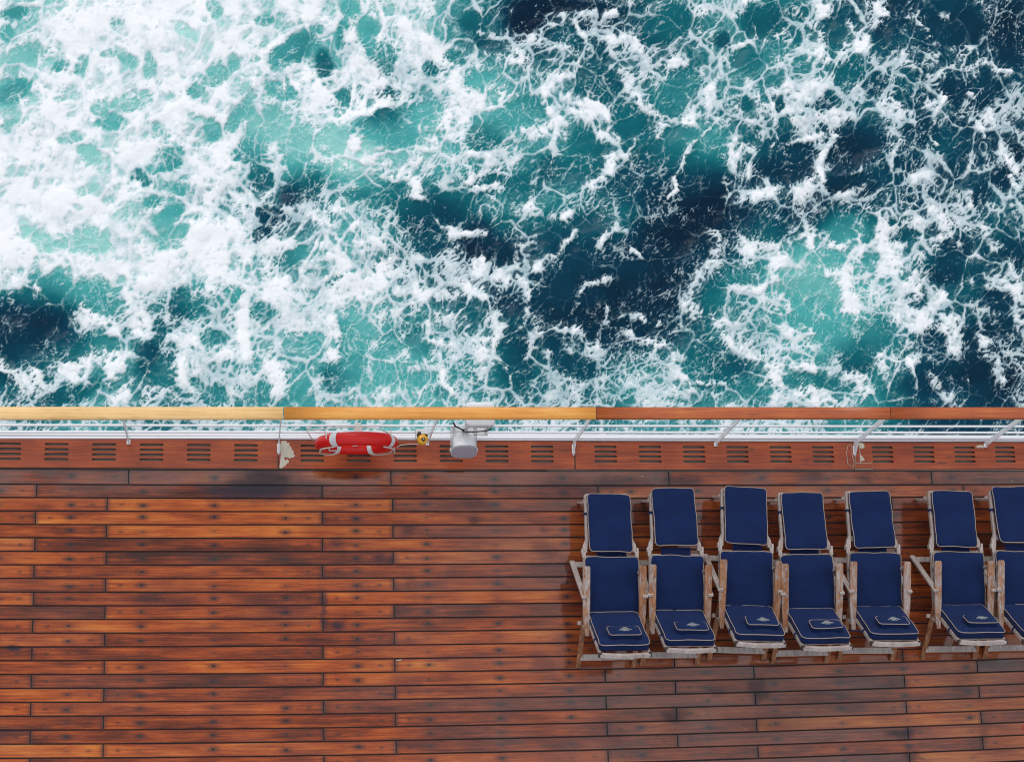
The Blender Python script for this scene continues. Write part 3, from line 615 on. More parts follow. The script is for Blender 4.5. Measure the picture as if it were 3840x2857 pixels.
for i in range(ROWS):
    js = ROW0 if i == 0 else (EVEN if i % 2 == 0 else ODD); xs = [XL]+[x for x in js if XL+.3 < x < XR-.3]+[XR]
    # the short lengths at the right only start behind the chairs
    if i % 2 == 1 and i < 15: xs = [x for x in xs if abs(x-4.83) > .01]
    for k, (a, b) in enumerate(zip(xs, xs[1:])):
        jit = 0.
        plank_piece(i, a+.0055, b-.0055, k)
tag(sheet('sealant_seam', 2.9, 9.4, 3.2015, 3.1965, .002, M['seal'], 10, .012, deck))
# waterway: gutter, slotted boards, white outer edge, hull
gutter = sheet('gutter', XL, XR, 3.487, 3.203, -.030, M['gutter'], 16, .10); tag(gutter, 'grey green gutter under the slotted boards at the deck edge', kind='structure')
BZ = .026; SLY = [3.4254, 3.3774, 3.3307, 3.2841]; SH = .0115
def slotted_board(x0, x1, slots, notchL=False, notchR=False):
    xs = sorted(set([x0, x1]+[a for s_ in slots for a in s_])); ys = [3.206]
    for y in SLY[::-1]: ys += [y-SH, y+SH]
    ys += [3.479]; m = MB(); T = .034
    def P(x, y, z): a = bend(x, y, BZ); return (a[0], a[1], z)
    def solid(i, j):
        if i < 0 or j < 0 or i >= len(xs)-1 or j >= len(ys)-1: return False
        cx = (xs[i]+xs[i+1])/2
        return not (j % 2 == 1 and any(a < cx < b for a, b in slots))
    for i in range(len(xs)-1):
        for j in range(len(ys)-1):
            a, b, c, d = xs[i], xs[i+1], ys[j], ys[j+1]
            if solid(i, j):
                m.add([P(a, c, BZ), P(b, c, BZ), P(b, d, BZ), P(a, d, BZ)], [(0, 1, 2, 3)])
                for (ii, jj, p, q) in ((i-1, j, (a, d), (a, c)), (i+1, j, (b, c), (b, d)), (i, j-1, (a, c), (b, c)), (i, j+1, (b, d), (a, d))):
                    if not solid(ii, jj):
                        m.add([P(*p, BZ), P(*q, BZ), P(*q, BZ-T), P(*p, BZ-T)], [(0, 3, 2, 1)])
            else:   # rounded slot ends
                r = (d-c)/2; cy = (c+d)/2
                for sx, ex in ((a, 1), (b, -1)):
                    arc = [(sx+ex*(r-r*math.cos(t)), cy+r*math.sin(t)) for t in [k*math.pi/8-math.pi/2 for k in range(9)]]
                    for half in (arc[:5], arc[4:]):
                        cor = (sx, c) if half[0][1] < cy-1e-6 else (sx, d)
                        for u_, w_ in zip(half, half[1:]):
                            m.add([P(*cor, BZ), P(*u_, BZ), P(*w_, BZ)], [(0, 1, 2) if (ex == 1) == (True) else (0, 2, 1)])
                            m.add([P(*u_, BZ), P(*w_, BZ), P(*w_, BZ-T), P(*u_, BZ-T)], [(0, 1, 2, 3)])
    return m.build('slotted_board', M['board'], gutter)
BJ = [.3554+2.8118*k for k in (-2, -1, 0, 1, 2, 3, 4)]
BJ[2:5] = [.3554, 3.1680, 5.9783]
FIRST = {0: -4.86, 1: -2.237, 2: .562, 3: 3.36, 4: 6.159, 5: 8.97}
for k in range(6):
    a, b = BJ[k]+.006, BJ[k+1]-.006; sl = []; x = FIRST[k]
    while x+.220 < b-.05: sl.append((x, x+.220)); x += .4365
    slotted_board(a, b, sl)
deck_edge = sheet('deck_edge', XL, XR, 3.548, 3.4835, .038, M['white'], 16, .25); tag(deck_edge, 'narrow white painted steel edge outside the slotted boards', kind='structure')
hull = MB().box((3, -2.5, -8.12), (70, 12.04, 15.8), None, .05).build('ship_side', M['hull']); tag(hull, 'white side of the ship below the deck edge', kind='structure')
# repairs: cream filler where the timber has gone, patches let in round the post foot
def patch(name, pts, z, mat, th=.004, parent=None, j=.0):
    P = [p2w(u, v, z) for u, v in pts]; c = (sum(p[0] for p in P)/len(P), sum(p[1] for p in P)/len(P)); n = len(P)
    m = MB().prism([(p[0], p[1]) for p in P][::-1], z-.003, z+th)
    return m.build(name, mat, parent)
z2 = lambda L: [(1000+x/2.221, 1480+y/2.221) for x, y in L]; z4 = lambda L: [(2840+x/2.221, 1480+y/2.221) for x, y in L]
fl = patch('filler_patch', z2([(118,385),(160,383),(172,402),(190,398),(186,420),(205,436),(212,462),(228,470),(222,492),(236,505),(226,522),(205,524),(192,530),(170,520),(150,518),(146,536),(160,548),(172,534),(186,552),(184,566),(168,572),(158,590),(138,600),(128,612),(106,608),(112,560),(118,500),(112,450)]), BZ, M['filler'], .002)
tag(fl, 'ragged cream filler patch on the slotted board at the post left of the lifebuoy', 'filler patch', 'cream filler patches')
for P_, lb in ((z4([(835,405),(872,398),(890,415),(892,440),(870,452),(852,440)]), 'round cream filler patch behind the foot of the post with wood blocks'),
               (z4([(852,470),(862,500),(880,520),(896,545),(868,552),(858,566),(850,530)]), 'thin cream filler streak between wood block and slots'),
               (z4([(1818,428),(1850,418),(1880,420),(1896,436),(1880,444),(1856,440),(1836,446)]), 'small cream filler patch at the foot of the rightmost railing post')):
    tag(patch('filler_patch', P_, BZ, M['filler'], .002), lb, 'filler patch', 'cream filler patches')
for P_, lb in ((z4([(778,402),(752,430),(742,480),(750,570),(798,618),(804,560),(788,500)]), 'tall varnished wood block with cut corners left of the post foot'),
               (z4([(818,430),(848,420),(856,566),(812,566)]), 'upright varnished wood block right of the post foot'),
               (z4([(814,572),(952,572),(958,618),(812,618)]), 'small flat varnished wood block along the edge of the slotted board')):
    t = empty('wood_block', (*p2w(*P_[0], BZ), BZ)); pc = patch('block_face', P_, BZ, M['board'], .005, None); 
    rim = MB(); pp = [(*p2w(u, v, BZ), BZ+.004) for u, v in P_]; rim.tube(pp, .0032, 4, True); ri = rim.build('filler_rim', M['filler'])
    for o in (pc, ri):
        o.parent = t; o.matrix_parent_inverse = Matrix.Translation(-t.location)
    tag(t, lb, 'wood block', 'wood blocks round the post foot')

for k in range(1, 5):      # dark joints between the slotted boards
    x = BJ[k]; a = bend(x, 3.21, BZ); b = bend(x, 3.475, BZ)
    MB().bar((a[0], a[1], BZ-.012), (b[0], b[1], BZ-.012), .0125, .02, ch=0.).build('board_joint', M['caulk'], gutter)
# ------------------------------------------------------------------ railing
rail = empty('ship_railing', (2.6, 3.49, 0)); tag(rail, 'long white ship railing with wooden handrail between deck and sea', 'railing')
def kid(o, p=None):
    p = p or rail; o.parent = p; o.matrix_parent_inverse = p.matrix_world.inverted() if False else Matrix.LocRotScale(p.location, p.rotation_euler, None).inverted(); return o
HRZ = 1.055
def hr_y(x): return 3.482+(x+2.02)*.0068+.0035
def handrail(x0, x1, mat, lb):
    m = MB(); prof = []; w, h = .058, .026
    for k in range(16):
        a = 2*math.pi*k/16; c_, s_ = math.cos(a), math.sin(a)
        prof.append((math.copysign(abs(c_)**.55, c_)*w, math.copysign(abs(s_)**.7, s_)*h))
    n = max(2, int((x1-x0)/.5)); q = 16
    for i in range(n+1):
        x = x0+(x1-x0)*i/n
        for (dy, dz) in prof: m.v.append((x, hr_y(x)+dy-.0035, HRZ-h+.02+dz))
    for i in range(n):
        for k in range(q): m.f.append((i*q+k, i*q+(k+1) % q, (i+1)*q+(k+1) % q, (i+1)*q+k)); m.sm.append(True)
    m.f += [tuple(range(q)), tuple(n*q+k for k in range(q-1, -1, -1))]; m.sm += [False, False]
    o = kid(m.build('handrail', mat)); o['label'] = lb
handrail(-6.1, .379, M['hr_pine'], 'pale yellow bare length of handrail')
handrail(.386, 3.172, M['hr_tan'], 'honey coloured length of handrail')
handrail(3.178, 5.945, M['hr_red'], 'red brown length of handrail')
handrail(5.951, 12.1, M['hr_red'], 'dark red brown length of handrail')
PX = [-1.003-1.401*3, -1.003-1.401*2, -1.003-1.401, -1.003, .366, 1.757, 3.157, 4.557, 5.955, 7.310, 8.71, 10.11, 11.5]
for k, x in enumerate(PX):
    big = k in (4, 6, 8); m = MB(); yb, yt = 3.452, hr_y(x)-.004
    m.bar((x, yb+.012, .03), (x, yt, HRZ-.03), .010, .052, up=(0, 1, 0), ch=.002)
    if big:   # long foot let into the joint between two boards
        m.add([(x-.006, 3.44, .14), (x-.006, 3.46, .02), (x-.006, 3.335, .020), (x+.006, 3.44, .14), (x+.006, 3.46, .02), (x+.006, 3.335, .020)], [(0,1,2),(5,4,3),(0,3,4,1),(1,4,5,2),(2,5,3,0)])
        m.box((x, 3.40, .031), (.030, .09, .010), None, .002)
    else: m.box((x, 3.452, .034), (.034, .040, .012), None, .003)
    kid(m.build('post', M['white']))
for z, r in ((.590, .0115), (.345, .0115), (.135, .0120)):
    m = MB(); pts = [(x, 3.468+(x+2)*.0042+(z-.13)*.03, z+.002*math.sin(x*3+z*9)) for x in np.linspace(-6.1, 12.1, 27)]
    m.tube(pts, r, 8); kid(m.build('rail_bar', M['white']))
m = MB(); m.box((3, 3.5165, .052), (18.2, .022, .022), None, .003); kid(m.build('toe_bar', M['white']))

# ------------------------------------------------------------------ lifebuoy and its fittings
LC = Vector((1.058, 3.350, .50)); tilt = math.radians(4)
lb = empty('lifebuoy', tuple(LC)); lb.rotation_euler = (tilt, 0, math.radians(.5))
tag(lb, 'red lifebuoy with four pale bands hung on the white railing', 'lifebuoy')
RM, RT = .313, .068
def torus(m, a0, a1, R_, ry, rr, n=48, q=14, closed=True):
    base = len(m.v); N = n if closed else n+1
    for i in range(N):
        a = a0+(a1-a0)*i/n
        for k in range(q):
            b = 2*math.pi*k/q; rad = R_+math.cos(b)*rr
            m.v.append((math.cos(a)*rad, math.sin(b)*ry, math.sin(a)*rad))
    for i in range(n):
        j = (i+1) % N
        for k in range(q): m.f.append((base+i*q+k, base+i*q+(k+1) % q, base+j*q+(k+1) % q, base+j*q+k)); m.sm.append(True)
m = MB(); torus(m, 0, 2*math.pi, RM, RT*.92, RT, 64, 18); m.build('ring', M['red'], lb)
for a in (128, 33, 233, 302):
    m = MB(); w = math.radians(5.2); torus(m, math.radians(a)-w, math.radians(a)+w, RM, RT*.92+.003, RT+.003, 4, 18, False); m.build('band', M['tape'], lb)
for a, b in ((130, 176), (186, 236), (300, 352), (2, 46)):
    m = MB(); pts = []
    for i in range(15):
        t = i/14; an = math.radians(a+(b-a)*t); sag = math.sin(t*math.pi)
        pts.append((math.cos(an)*(RM+.012+.030*sag), -.064-.008*sag, math.sin(an)*(RM+.012+.030*sag)))
    m.tube(pts, .0065, 6); m.build('grab_rope', M['rope'], lb)
# lashing rope round the shell and the railing, held by two small brackets
m = MB()
def loop(pts, r=.005): m.tube(pts, r, 5)
loop([(LC.x-.46, 3.46, .60), (LC.x-.36, 3.43, .70), (LC.x-.22, 3.42, .82), (LC.x-.02, 3.41, .90), (LC.x+.15, 3.41, .86), (LC.x+.26, 3.39, .79)])
loop([(LC.x-.46, 3.46, .60), (LC.x-.42, 3.42, .48), (LC.x-.37, 3.37, .42)])
loop([(LC.x-.30, 3.40, .80), (LC.x-.27, 3.29, .70), (LC.x-.25, 3.26, .60), (LC.x-.19, 3.265, .58)], .0075)
loop([(LC.x+.29, 3.42, .78), (LC.x+.30, 3.32, .70), (LC.x+.34, 3.29, .58), (LC.x+.35, 3.27, .45), (LC.x+.34, 3.30, .35)], .006)
o = m.build('lashing_rope', M['rope']); tag(o, 'off white lashing rope looped over the red lifebuoy', 'rope')
m = MB(); m.box((LC.x+.005, 3.475, .665), (.055, .05, .05), None, .006); m.box((LC.x+.005, 3.44, .70), (.075, .035, .012), None, .003)
o = m.build('lifebuoy_bracket', M['grimy']); tag(o, 'upper white clip on the rail holding the top of the lifebuoy', 'bracket', 'lifebuoy brackets')
m = MB(); m.box((LC.x-.002, 3.41, .315), (.052, .10, .022), None, .006); m.box((LC.x-.002, 3.372, .34), (.052, .014, .05), None, .004)
o = m.build('lifebuoy_bracket', M['grimy']); tag(o, 'lower white hook seen through the hole of the lifebuoy', 'bracket', 'lifebuoy brackets')
# amber marker light
x, y = p2w(1585, 1646, .46); ml = empty('marker_light', (x, y, .20)); tag(ml, 'amber round marker light hanging on the railing beside the lifebuoy', 'marker light')
m = MB(); m.tube([(0, 0, .185), (0, 0, .19), (0, 0, .22), (0, 0, .245), (0, 0, .258), (0, 0, .262)], [.030, .045, .049, .049, .044, .016], 24); m.build('body', M['amber'], ml)
m = MB(); m.tube([(.006, -.003, .26), (.006, -.003, .285)], [.011, .009], 12); m.build('cap', M['steel'], ml)
m = MB(); m.tube([(.006, -.003, .2601), (.006, -.003, .2665)], [.019, .018], 16); m.build('collar', M['rust'], ml)
m = MB(); m.box((.0, .075, .24), (.125, .05, .012), None, .003); m.box((-.055, .05, .215), (.014, .09, .05), None, .003); m.box((.055, .05, .215), (.014, .09, .05), None, .003); m.build('bracket', M['grimy'], ml)
m = MB(); m.box((.0, .055, .15), (.10, .02, .18), None, .003); m.box((-.03, .055, .25), (.03, .03, .02), None, .004); m.build('clamp', M['rust'], ml)
m = MB(); m.tube([(x-.03, y-.04, .42), (x-.10, y-.02, .34), (x-.19, y-.02, .27), (LC.x+.34, 3.33, .33)], .0035, 5); tag(m.build('tether_line', M['rope']), 'thin line from the marker light to the lifebuoy', 'rope')

def rbox(m, w, d, h, r, M4, n=5, top=1., q0=0.):
    """box with rounded upright edges, w x d x h, open towards nothing; M4 places it"""
    base = len(m.v); ring = []
    for cx, cy, a0 in ((1, 1, 0), (-1, 1, 90), (-1, -1, 180), (1, -1, 270)):
        for k in range(n+1):
            a = math.radians(a0+90*k/n); ring.append((cx*(w/2-r)+math.cos(a)*r, cy*(d/2-r)+math.sin(a)*r))
    q = len(ring); lv = [(0, 1.), (h*.85, 1.), (h*.96, top*.97), (h, top*.90)]
    vs = [tuple(M4 @ Vector((x_*s_, y_*s_, z_))) for z_, s_ in lv for x_, y_ in ring]
    fs = [tuple(range(q-1, -1, -1)), tuple(3*q+k for k in range(q))]+[(l*q+k, l*q+(k+1) % q, (l+1)*q+(k+1) % q, (l+1)*q+k) for l in range(3) for k in range(q)]
    m.add(vs, fs, True)
# floodlight on the deck side: white hood, its pale glass turned to the deck
fx, fy = p2w(1740, 1668, .42); fl = empty('deck_floodlight', (fx, fy, .38)); tag(fl, 'white hooded floodlight on the railing with its glass turned to the deck', 'floodlight')
Rf = Matrix.Rotation(math.radians(90-20), 4, 'X')       # local z points inboard and up
m = MB(); rbox(m, .215, .20, .15, .055, Matrix.Translation((0, .07, -.01)) @ Matrix.Rotation(math.radians(90-24), 4, 'X'), 6, 1.); m.build('hood', M['white'], fl)
m = MB(); rbox(m, .225, .185, .014, .06, Matrix.Translation((0, -.062, .048)) @ Matrix.Rotation(math.radians(90-24), 4, 'X'), 6, 1.); m.build('glass', M['lampglass'], fl)
m = MB(); A_ = Matrix.Translation((0, -.060, .046)) @ Matrix.Rotation(math.radians(90-24), 4, 'X')
m.tube([A_ @ Vector((math.copysign(abs(math.cos(t))**.6, math.cos(t))*.116, math.copysign(abs(math.sin(t))**.6, math.sin(t))*.098, .004)) for t in np.linspace(0, 2*math.pi, 28, endpoint=False)], .006, 6, True); m.build('rim', M['grimy'], fl)
for sx in (-1, 1):
    m = MB(); m.bar((sx*.118, .13, .04), (sx*.118, -.03, .0), .006, .035); m.box((sx*.122, -.045, .02), (.016, .03, .05), None, .004); m.build('yoke', M['grimy'], fl)
m = MB(); m.box((.0, .135, .055), (.25, .03, .03), None, .004); m.box((-.10, .16, .11), (.03, .03, .09), None, .004); m.box((.10, .16, .11), (.03, .03, .09), None, .004); m.build('mount', M['grimy'], fl)
m = MB(); m.tube([(-.10, -.045, .02), (-.135, -.05, -.03), (-.11, -.055, -.09), (-.06, -.06, -.11)], .004, 5); m.build('safety_wire', M['steel'], fl)
# floodlight on the sea side: ribbed white back
ox, oy = p2w(1803, 1549, .86); fo = empty('sea_floodlight', (ox, oy, .74)); tag(fo, 'white ribbed floodlight outside the railing above the water', 'floodlight')
m = MB(); rbox(m, .262, .215, .10, .03, Matrix.Identity(4), 4, .98); m.build('housing', M['white'], fo)
for k in range(16):
    m = MB(); m.box((-.113+.226*k/15, 0, .104), (.0048, .18, .016), None, .001); m.build('cooling_fin', M['white'], fo)
for k in range(8):
    m = MB(); m.tube([(-.115+.033*k, -.106, .02), (-.115+.033*k, -.106, .06)], .010, 8); m.build('rim_lug', M['grimy'], fo)
m = MB(); m.box((-.085, -.06, -.20), (.03, .03, .32), None, .003); m.box((.105, -.06, -.20), (.03, .03, .32), None, .003); m.box((.01, -.065, -.36), (.24, .08, .012), None, .003); m.build('bracket', M['grimy'], fo)
m = MB(); cx_, cy_ = p2w(1698, 1588, .66); dx_, dy_ = p2w(1730, 1618, .45)
m.tube([(cx_, cy_, .70), (cx_+.03, cy_-.02, .62), (dx_, dy_+.01, .5), (dx_+.03, dy_+.005, .42), (dx_+.12, dy_+.01, .40)], .008, 6)
m.tube([(ox+.10, oy-.13, .80), (ox+.06, oy-.15, .80), (ox-.02, oy-.155, .79), (ox-.12, oy-.14, .70), (dx_+.02, dy_+.02, .45)], .0055, 6)
tag(m.build('power_cable', M['black']), 'black power cables hanging between the two floodlights', 'cable')

# ------------------------------------------------------------------ deck chairs
def cushion_mesh(P, th, rng, r=.035, puff=.012, wav=.004, n=7):
    """P(s, t, h): point at width s (-1..1), length t (0..1), h above the underside; returns mesh builders of cushion and piping"""
    outline = []
    W, L = P.size
    for cx, cy, a0 in ((1, 1, 0), (-1, 1, 90), (-1, 0, 180), (1, 0, 270)):
        for k in range(5):
            a = math.radians(a0+90*k/4); x = cx*(W/2-r)+math.cos(a)*r; y = (L-r if cy else r)+math.sin(a)*r
            outline.append((x, y))
    # add points along the sides so they can sag and wave
    full = []
    for i, a in enumerate(outline):
        b = outline[(i+1) % len(outline)]; d = math.hypot(b[0]-a[0], b[1]-a[1]); k = max(1, int(d/.07))
        full += [(a[0]+(b[0]-a[0])*j/k, a[1]+(b[1]-a[1])*j/k) for j in range(k)]
    ph = [rng.uniform(0, 6.28) for _ in range(4)]; amp = [rng.uniform(.4, 1)*wav for _ in range(4)]
    def wave(x, y): return (amp[0]*math.sin(y*17+ph[0])+amp[2]*math.sin(y*31+ph[2]), amp[1]*math.sin(x*15+ph[1])+amp[3]*math.sin(x*29+ph[3]))
    full = [(x+wave(x, y)[0], y+wave(x, y)[1]) for x, y in full]
    q = len(full); m = MB(); cx, cy = 0, L/2
    lv = [(.96, 0.), (1., th*.15), (1.0, th*.86), (.985, th), (.9, th+puff*.55), (.7, th+puff*.9), (.4, th+puff), (.12, th+puff*.96)]
    ns = [rng.uniform(-1, 1) for _ in range(6)]
    for s_, h in lv:
        for x, y in full:
            X = cx+(x-cx)*s_; Y = cy+(y-cy)*s_
            dh = (.003*math.sin(X*19+ph[0])*math.sin(Y*14+ph[1])+.003*math.sin(Y*23+ns[0]*3)) if h > th*.5 else 0
            m.v.append(tuple(P(X, Y, h+dh)))
    for l in range(len(lv)-1):
        for k in range(q): m.f.append((l*q+k, l*q+(k+1) % q, (l+1)*q+(k+1) % q, (l+1)*q+k)); m.sm.append(True)
    m.f.append(tuple(range(q-1, -1, -1))); m.sm.append(False); m.f.append(tuple((len(lv)-1)*q+k for k in range(q))); m.sm.append(True)
    pm = MB(); pm.tube([P(x*1.004, cy+(y-cy)*1.004, th*.97+.003*math.sin(x*19+ph[0])*math.sin(y*14+ph[1])) for x, y in full], .0040, 5, True)
    return m, pm
class Frame:
    """flat piece: origin o at the middle of its near end, direction d along its length, tilted sideways by nothing"""
    def __init__(s, o, d, size, skew=0., drift=0.):
        s.o = Vector(o); s.d = Vector(d).normalized(); s.x = Vector((1, 0, 0)); s.n = s.x.cross(s.d).normalized(); s.size = size; s.skew = skew; s.drift = drift
    def __call__(s, x, y, h): c, q = math.cos(s.skew), math.sin(s.skew); yy = y-s.size[1]/2; X = x*c-yy*q; Y = x*q+yy*c+s.size[1]/2; return s.o+s.x*(X+s.drift)+s.d*Y+s.n*h
def deck_chair(cx, cy, yaw, seed, label, backtop=(-.515, .80), foot=.335, legskew=0., backskew=0., headskew=0., gap=.0, headx=.02, wears=(.3, .6), tie=False):
    rng = random.Random(seed); t = empty('deck_chair', (cx, cy, 0), yaw)
    tag(t, label, 'deck chair', 'row of wooden deck chairs facing the sea')
    G = M['grey']
    def part(m, name, wear=None, mat=None, parent=None):
        o = m.build(name, mat or G, parent or t); o['wear'] = float(rng.uniform(.15, .6) if wear is None else wear); return o
    # seat rails and slats
    for sx in (-1, 1):
        m = MB(); m.bar((sx*.243, .455, .405), (sx*.243, -.20, .345), .024, .048); part(m, 'seat_rail', .25)
    for k in range(6):
        y = .40-k*.095; m = MB(); m.box((0, y, .385+(y-.4)*.09), (.46, .055, .012), None, .002); part(m, 'seat_slat')
    m = MB(); m.bar((-.315, -.185, .325), (.315, -.185, .325), .034, .034); part(m, 'hinge_bar', .2)
    # legs
    for sx in (-1, 1):
        m = MB(); m.bar((sx*.284, .43, .0), (sx*.284, .02, .545), .024, .048, up=(1, 0, 0)); part(m, 'front_leg', .15)
        m = MB(); m.bar((sx*.262, -.560, .0), (sx*.262, -.02, .50), .024, .046, up=(1, 0, 0)); part(m, 'rear_leg', .9)
    m = MB(); m.bar((-.255, -.475, .085), (.255, -.475, .085), .058, .020, up=(0, 0, 1)); part(m, 'rear_stretcher', .2)
    m = MB(); m.bar((-.28, .385, .09), (.28, .385, .09), .05, .020); part(m, 'front_stretcher', .1)
    # arms: higher at the front, tapering towards the back
    for k, sx in enumerate((-1, 1)):
        m = MB(); st = [(.300, .024, .0), (.285, .034, .0), (.10, .034, .0), (-.08, .033, -.002), (-.20, .027, -.004), (-.27, .022, -.008), (-.315, .016, -.013)]
        for (y, w, dx) in st:
            z = .585+(y-.3)*.235; xc = sx*(.262)+sx*dx*.8-(.0)
            for px, pz in ((-w, -.011), (w, -.011), (w, .009), (w-.005, .013), (-w+.005, .013), (-w, .009)): m.v.append((xc+px, y, z+pz))
        for i in range(len(st)-1):
            for j in range(6): m.f.append((i*6+j, i*6+(j+1) % 6, i*6+6+(j+1) % 6, i*6+6+j)); m.sm.append(False)
        m.f += [tuple(range(5, -1, -1)), tuple((len(st)-1)*6+j for j in range(6))]; m.sm += [False, False]
        part(m, 'arm', wears[k])
    for sx in (-1, 1):
        m = MB(); m.bar((sx*.262, .27, .56), (sx*.250, .25, .40), .022, .030, up=(1, 0, 0)); part(m, 'arm_post', .2)
        m = MB(); m.bar((sx*.262, -.255, .440), (sx*.262, -.20, .33), .020, .03, up=(1, 0, 0)); part(m, 'arm_strut', .2)
    # leg rest
    c, s_ = math.cos(legskew), math.sin(legskew)
    fz = foot
    def LR(x, y, z): yy = y-.46; return (x*c-yy*s_, .46+x*s_+yy*c, z)
    for sx in (-1, 1):
        m = MB(); st = [(.455, .238, .036), (.47, .235, .036), (.53, .226, .032), (.575, .212, .014), (.70, .210, .013), (1.0, .202, .013)]
        for (y, xc, w) in st:
            z = .385+(y-.455)/.565*(fz-.385)
            for px, pz in ((-w*.5-.004, -.018), (w*.5+.004, -.018), (w*.5+.004, .018), (-w*.5-.004, .018)): m.v.append(LR(sx*(xc-.0)+px, y, z+pz))
        for i in range(len(st)-1):
            for j in range(4): m.f.append((i*4+j, i*4+(j+1) % 4, i*4+4+(j+1) % 4, i*4+4+j)); m.sm.append(False)
        m.f += [(3, 2, 1, 0), tuple((len(st)-1)*4+j for j in range(4))]; m.sm += [False, False]
        part(m, 'leg_rest_rail', .30)
        m = MB(); m.bar(LR(sx*.185, .93, fz-.02), LR(sx*.195, .99, .0), .020, .034, up=(1, 0, 0)); part(m, 'leg_rest_leg', .3)
    m = MB(); m.box(LR(0, .998, fz), (.40, .026, .034), Matrix.Rotation(legskew, 3, 'Z'), .004); part(m, 'leg_rest_end', .2)
    m = MB(); m.box(LR(0, .965, fz-.13), (.40, .03, .036), Matrix.Rotation(legskew, 3, 'Z'), .006); part(m, 'foot_bar', .1)
    for k in range(4):
        y = .55+k*.11; m = MB(); m.box(LR(0, y, .375+(y-.455)/.565*(fz-.385)), (.385, .05, .012), None, .002); part(m, 'leg_rest_slat')
    for sx in (-1, 1):
        m = MB(); m.box((sx*.258, .462, .395), (.022, .05, .055), None, .006); m.box((sx*.258, .445, .418), (.016, .09, .012), None, .003); part(m, 'hinge', .1)
    # back: two rails and a bowed top rail with dark corner pieces
    hy, hz = -.145, .335; by, bz = backtop; d = Vector((0, by-hy, bz-hz)); Lb = d.length; d.normalize(); nrm = Vector((1, 0, 0)).cross(d)
    if nrm.y < 0: nrm = -nrm
    c, s_ = math.cos(backskew), math.sin(backskew)
    def BK(x, l, h): ll = l; return Vector((x*c+ll*s_, 0, 0))+Vector((0, hy, hz))+d*(ll*c-x*s_)+nrm*h
    for sx in (-1, 1):
        m = MB(); m.bar(BK(sx*.222, -.02, 0), BK(sx*.222, Lb+.045, 0), .024, .036, up=tuple(nrm)); part(m, 'back_rail', .08)
    m = MB(); N = 9
    for i in range(N):
        x = -.232+.464*i/(N-1); b = .024*(1-(x/.232)**2)
        for pl, ph in ((-.018, -.016), (.018, -.016), (.018, .016), (-.018, .016)): m.v.append(tuple(BK(x, Lb+.035+b+pl, ph)))
    for i in range(N-1):
        for j in range(4): m.f.append((i*4+j, i*4+(j+1) % 4, i*4+4+(j+1) % 4, i*4+4+j)); m.sm.append(False)
    m.f += [(3, 2, 1, 0), tuple((N-1)*4+j for j in range(4))]; m.sm += [False, False]
    part(m, 'top_rail', .10)
    for sx in (-1, 1):
        m = MB(); m.box(BK(sx*.226, Lb+.036, .0), (.030, .036, .041), Matrix(((1, 0, 0), tuple(d), tuple(nrm))).transposed(), .003); part(m, 'corner_plate', mat=M['rust'])
    for k in range(4):
        m = MB(); m.box(BK(0, .10+k*.14, 0), (.42, .05, .012), Matrix(((1, 0, 0), tuple(d), tuple(nrm))).transposed(), .002); part(m, 'back_slat', .2)
    # cushions
    lp = Frame((.006, .452+gap, .408), (0, 1, (fz-.385)/.565), (.404, .545), skew=legskew*1.0+headskew)
    def mk(Pf, th, nm, r=.035, puff=.014, wav=.0035):
        m, pm = cushion_mesh(Pf, th, rng, r, puff, wav); o = part(m, nm, mat=M['navy']); p = part(pm, 'piping', mat=M['cream'], parent=o); return o
    mk(lp, .042, 'leg_cushion')
    sp = Frame((0, -.125, .352), (0, 1, .105), (.500, .535), skew=rng.uniform(-.02, .02))
    mk(sp, .048, 'seat_cushion')
    class BF(Frame):
        def __call__(s, x, y, h): return BK(x*(1.-.0*y), y+.035, h+.020)
    bp = BF((0, 0, 0), (0, 1, 0), (.455, Lb-.02))
    bo = mk(bp, .068, 'back_cushion', .045, .010, .003)
    # dark strip standing in for shade in the gap between leg and seat cushions
    m = MB(); m.box((rng.uniform(-.02, .02), .445, .398), (.28, .08, .006), None, .002); part(m, 'gap_shade_strip', mat=M['tie'])
    # head pillow hung over the top on a wide strap
    class PF(Frame):
        def __call__(s, x, y, h): return BK(x+headx, Lb-.215+y+.05*0, h+.094)
    pf = PF((0, 0, 0), (0, 1, 0), (.292, .150)); m, pm = cushion_mesh(pf, .050, rng, .030, .010, .002); po = part(m, 'head_pillow', mat=M['navy']); part(pm, 'piping', mat=M['cream'], parent=po)
    m = MB(); pts = [(Lb-.075, .100), (Lb-.06, .104), (Lb-.04, .098), (Lb-.02, .099), (Lb-.010, .097), (Lb-.006, .088)]
    for (l, h) in pts:
        for x in (-.088, -.03, .03, .088): m.v.append(tuple(BK(x+headx, l, h+.002*math.cos(x*40))))
    for i in range(len(pts)-1):
        for j in range(3): m.f.append((i*4+j, i*4+j+1, i*4+5+j, i*4+4+j)); m.sm.append(True)
    part(m, 'pillow_strap', mat=M['navy'], parent=po)
    # embroidered crest: a fan of scrolls over a small round monogram
    m = MB()
    def q(x, y): return BK(x+headx+.010, Lb-.215+.078+y, .094+.0615)
    for k in range(-4, 5):
        a = k*.36; r0, r1 = .016, .030+.024*abs(math.sin(a))
        sx = math.sin(a); pts = [q(sx*r0, -.006+math.cos(a)*-.010+.0*r0), q(sx*(r0+r1)*.5+.004*math.cos(k*2.), -.012-math.cos(a)*.014), q(sx*r1+.003, .008-math.cos(a)*.018*-1-.008), q(sx*(r1+.006), .022-.018*abs(sx))]
        m.tube([Vector(p_) for p_ in pts], .0030, 4)
    m.tube([q(.016*math.cos(t_), -.012+.016*math.sin(t_)) for t_ in np.linspace(0, 6.28, 12, endpoint=False)], .0032, 4, True)
    m.tube([q(-.008, -.018), q(-.008, -.004), q(0, -.014), q(.008, -.004), q(.008, -.018)], .0026, 4)
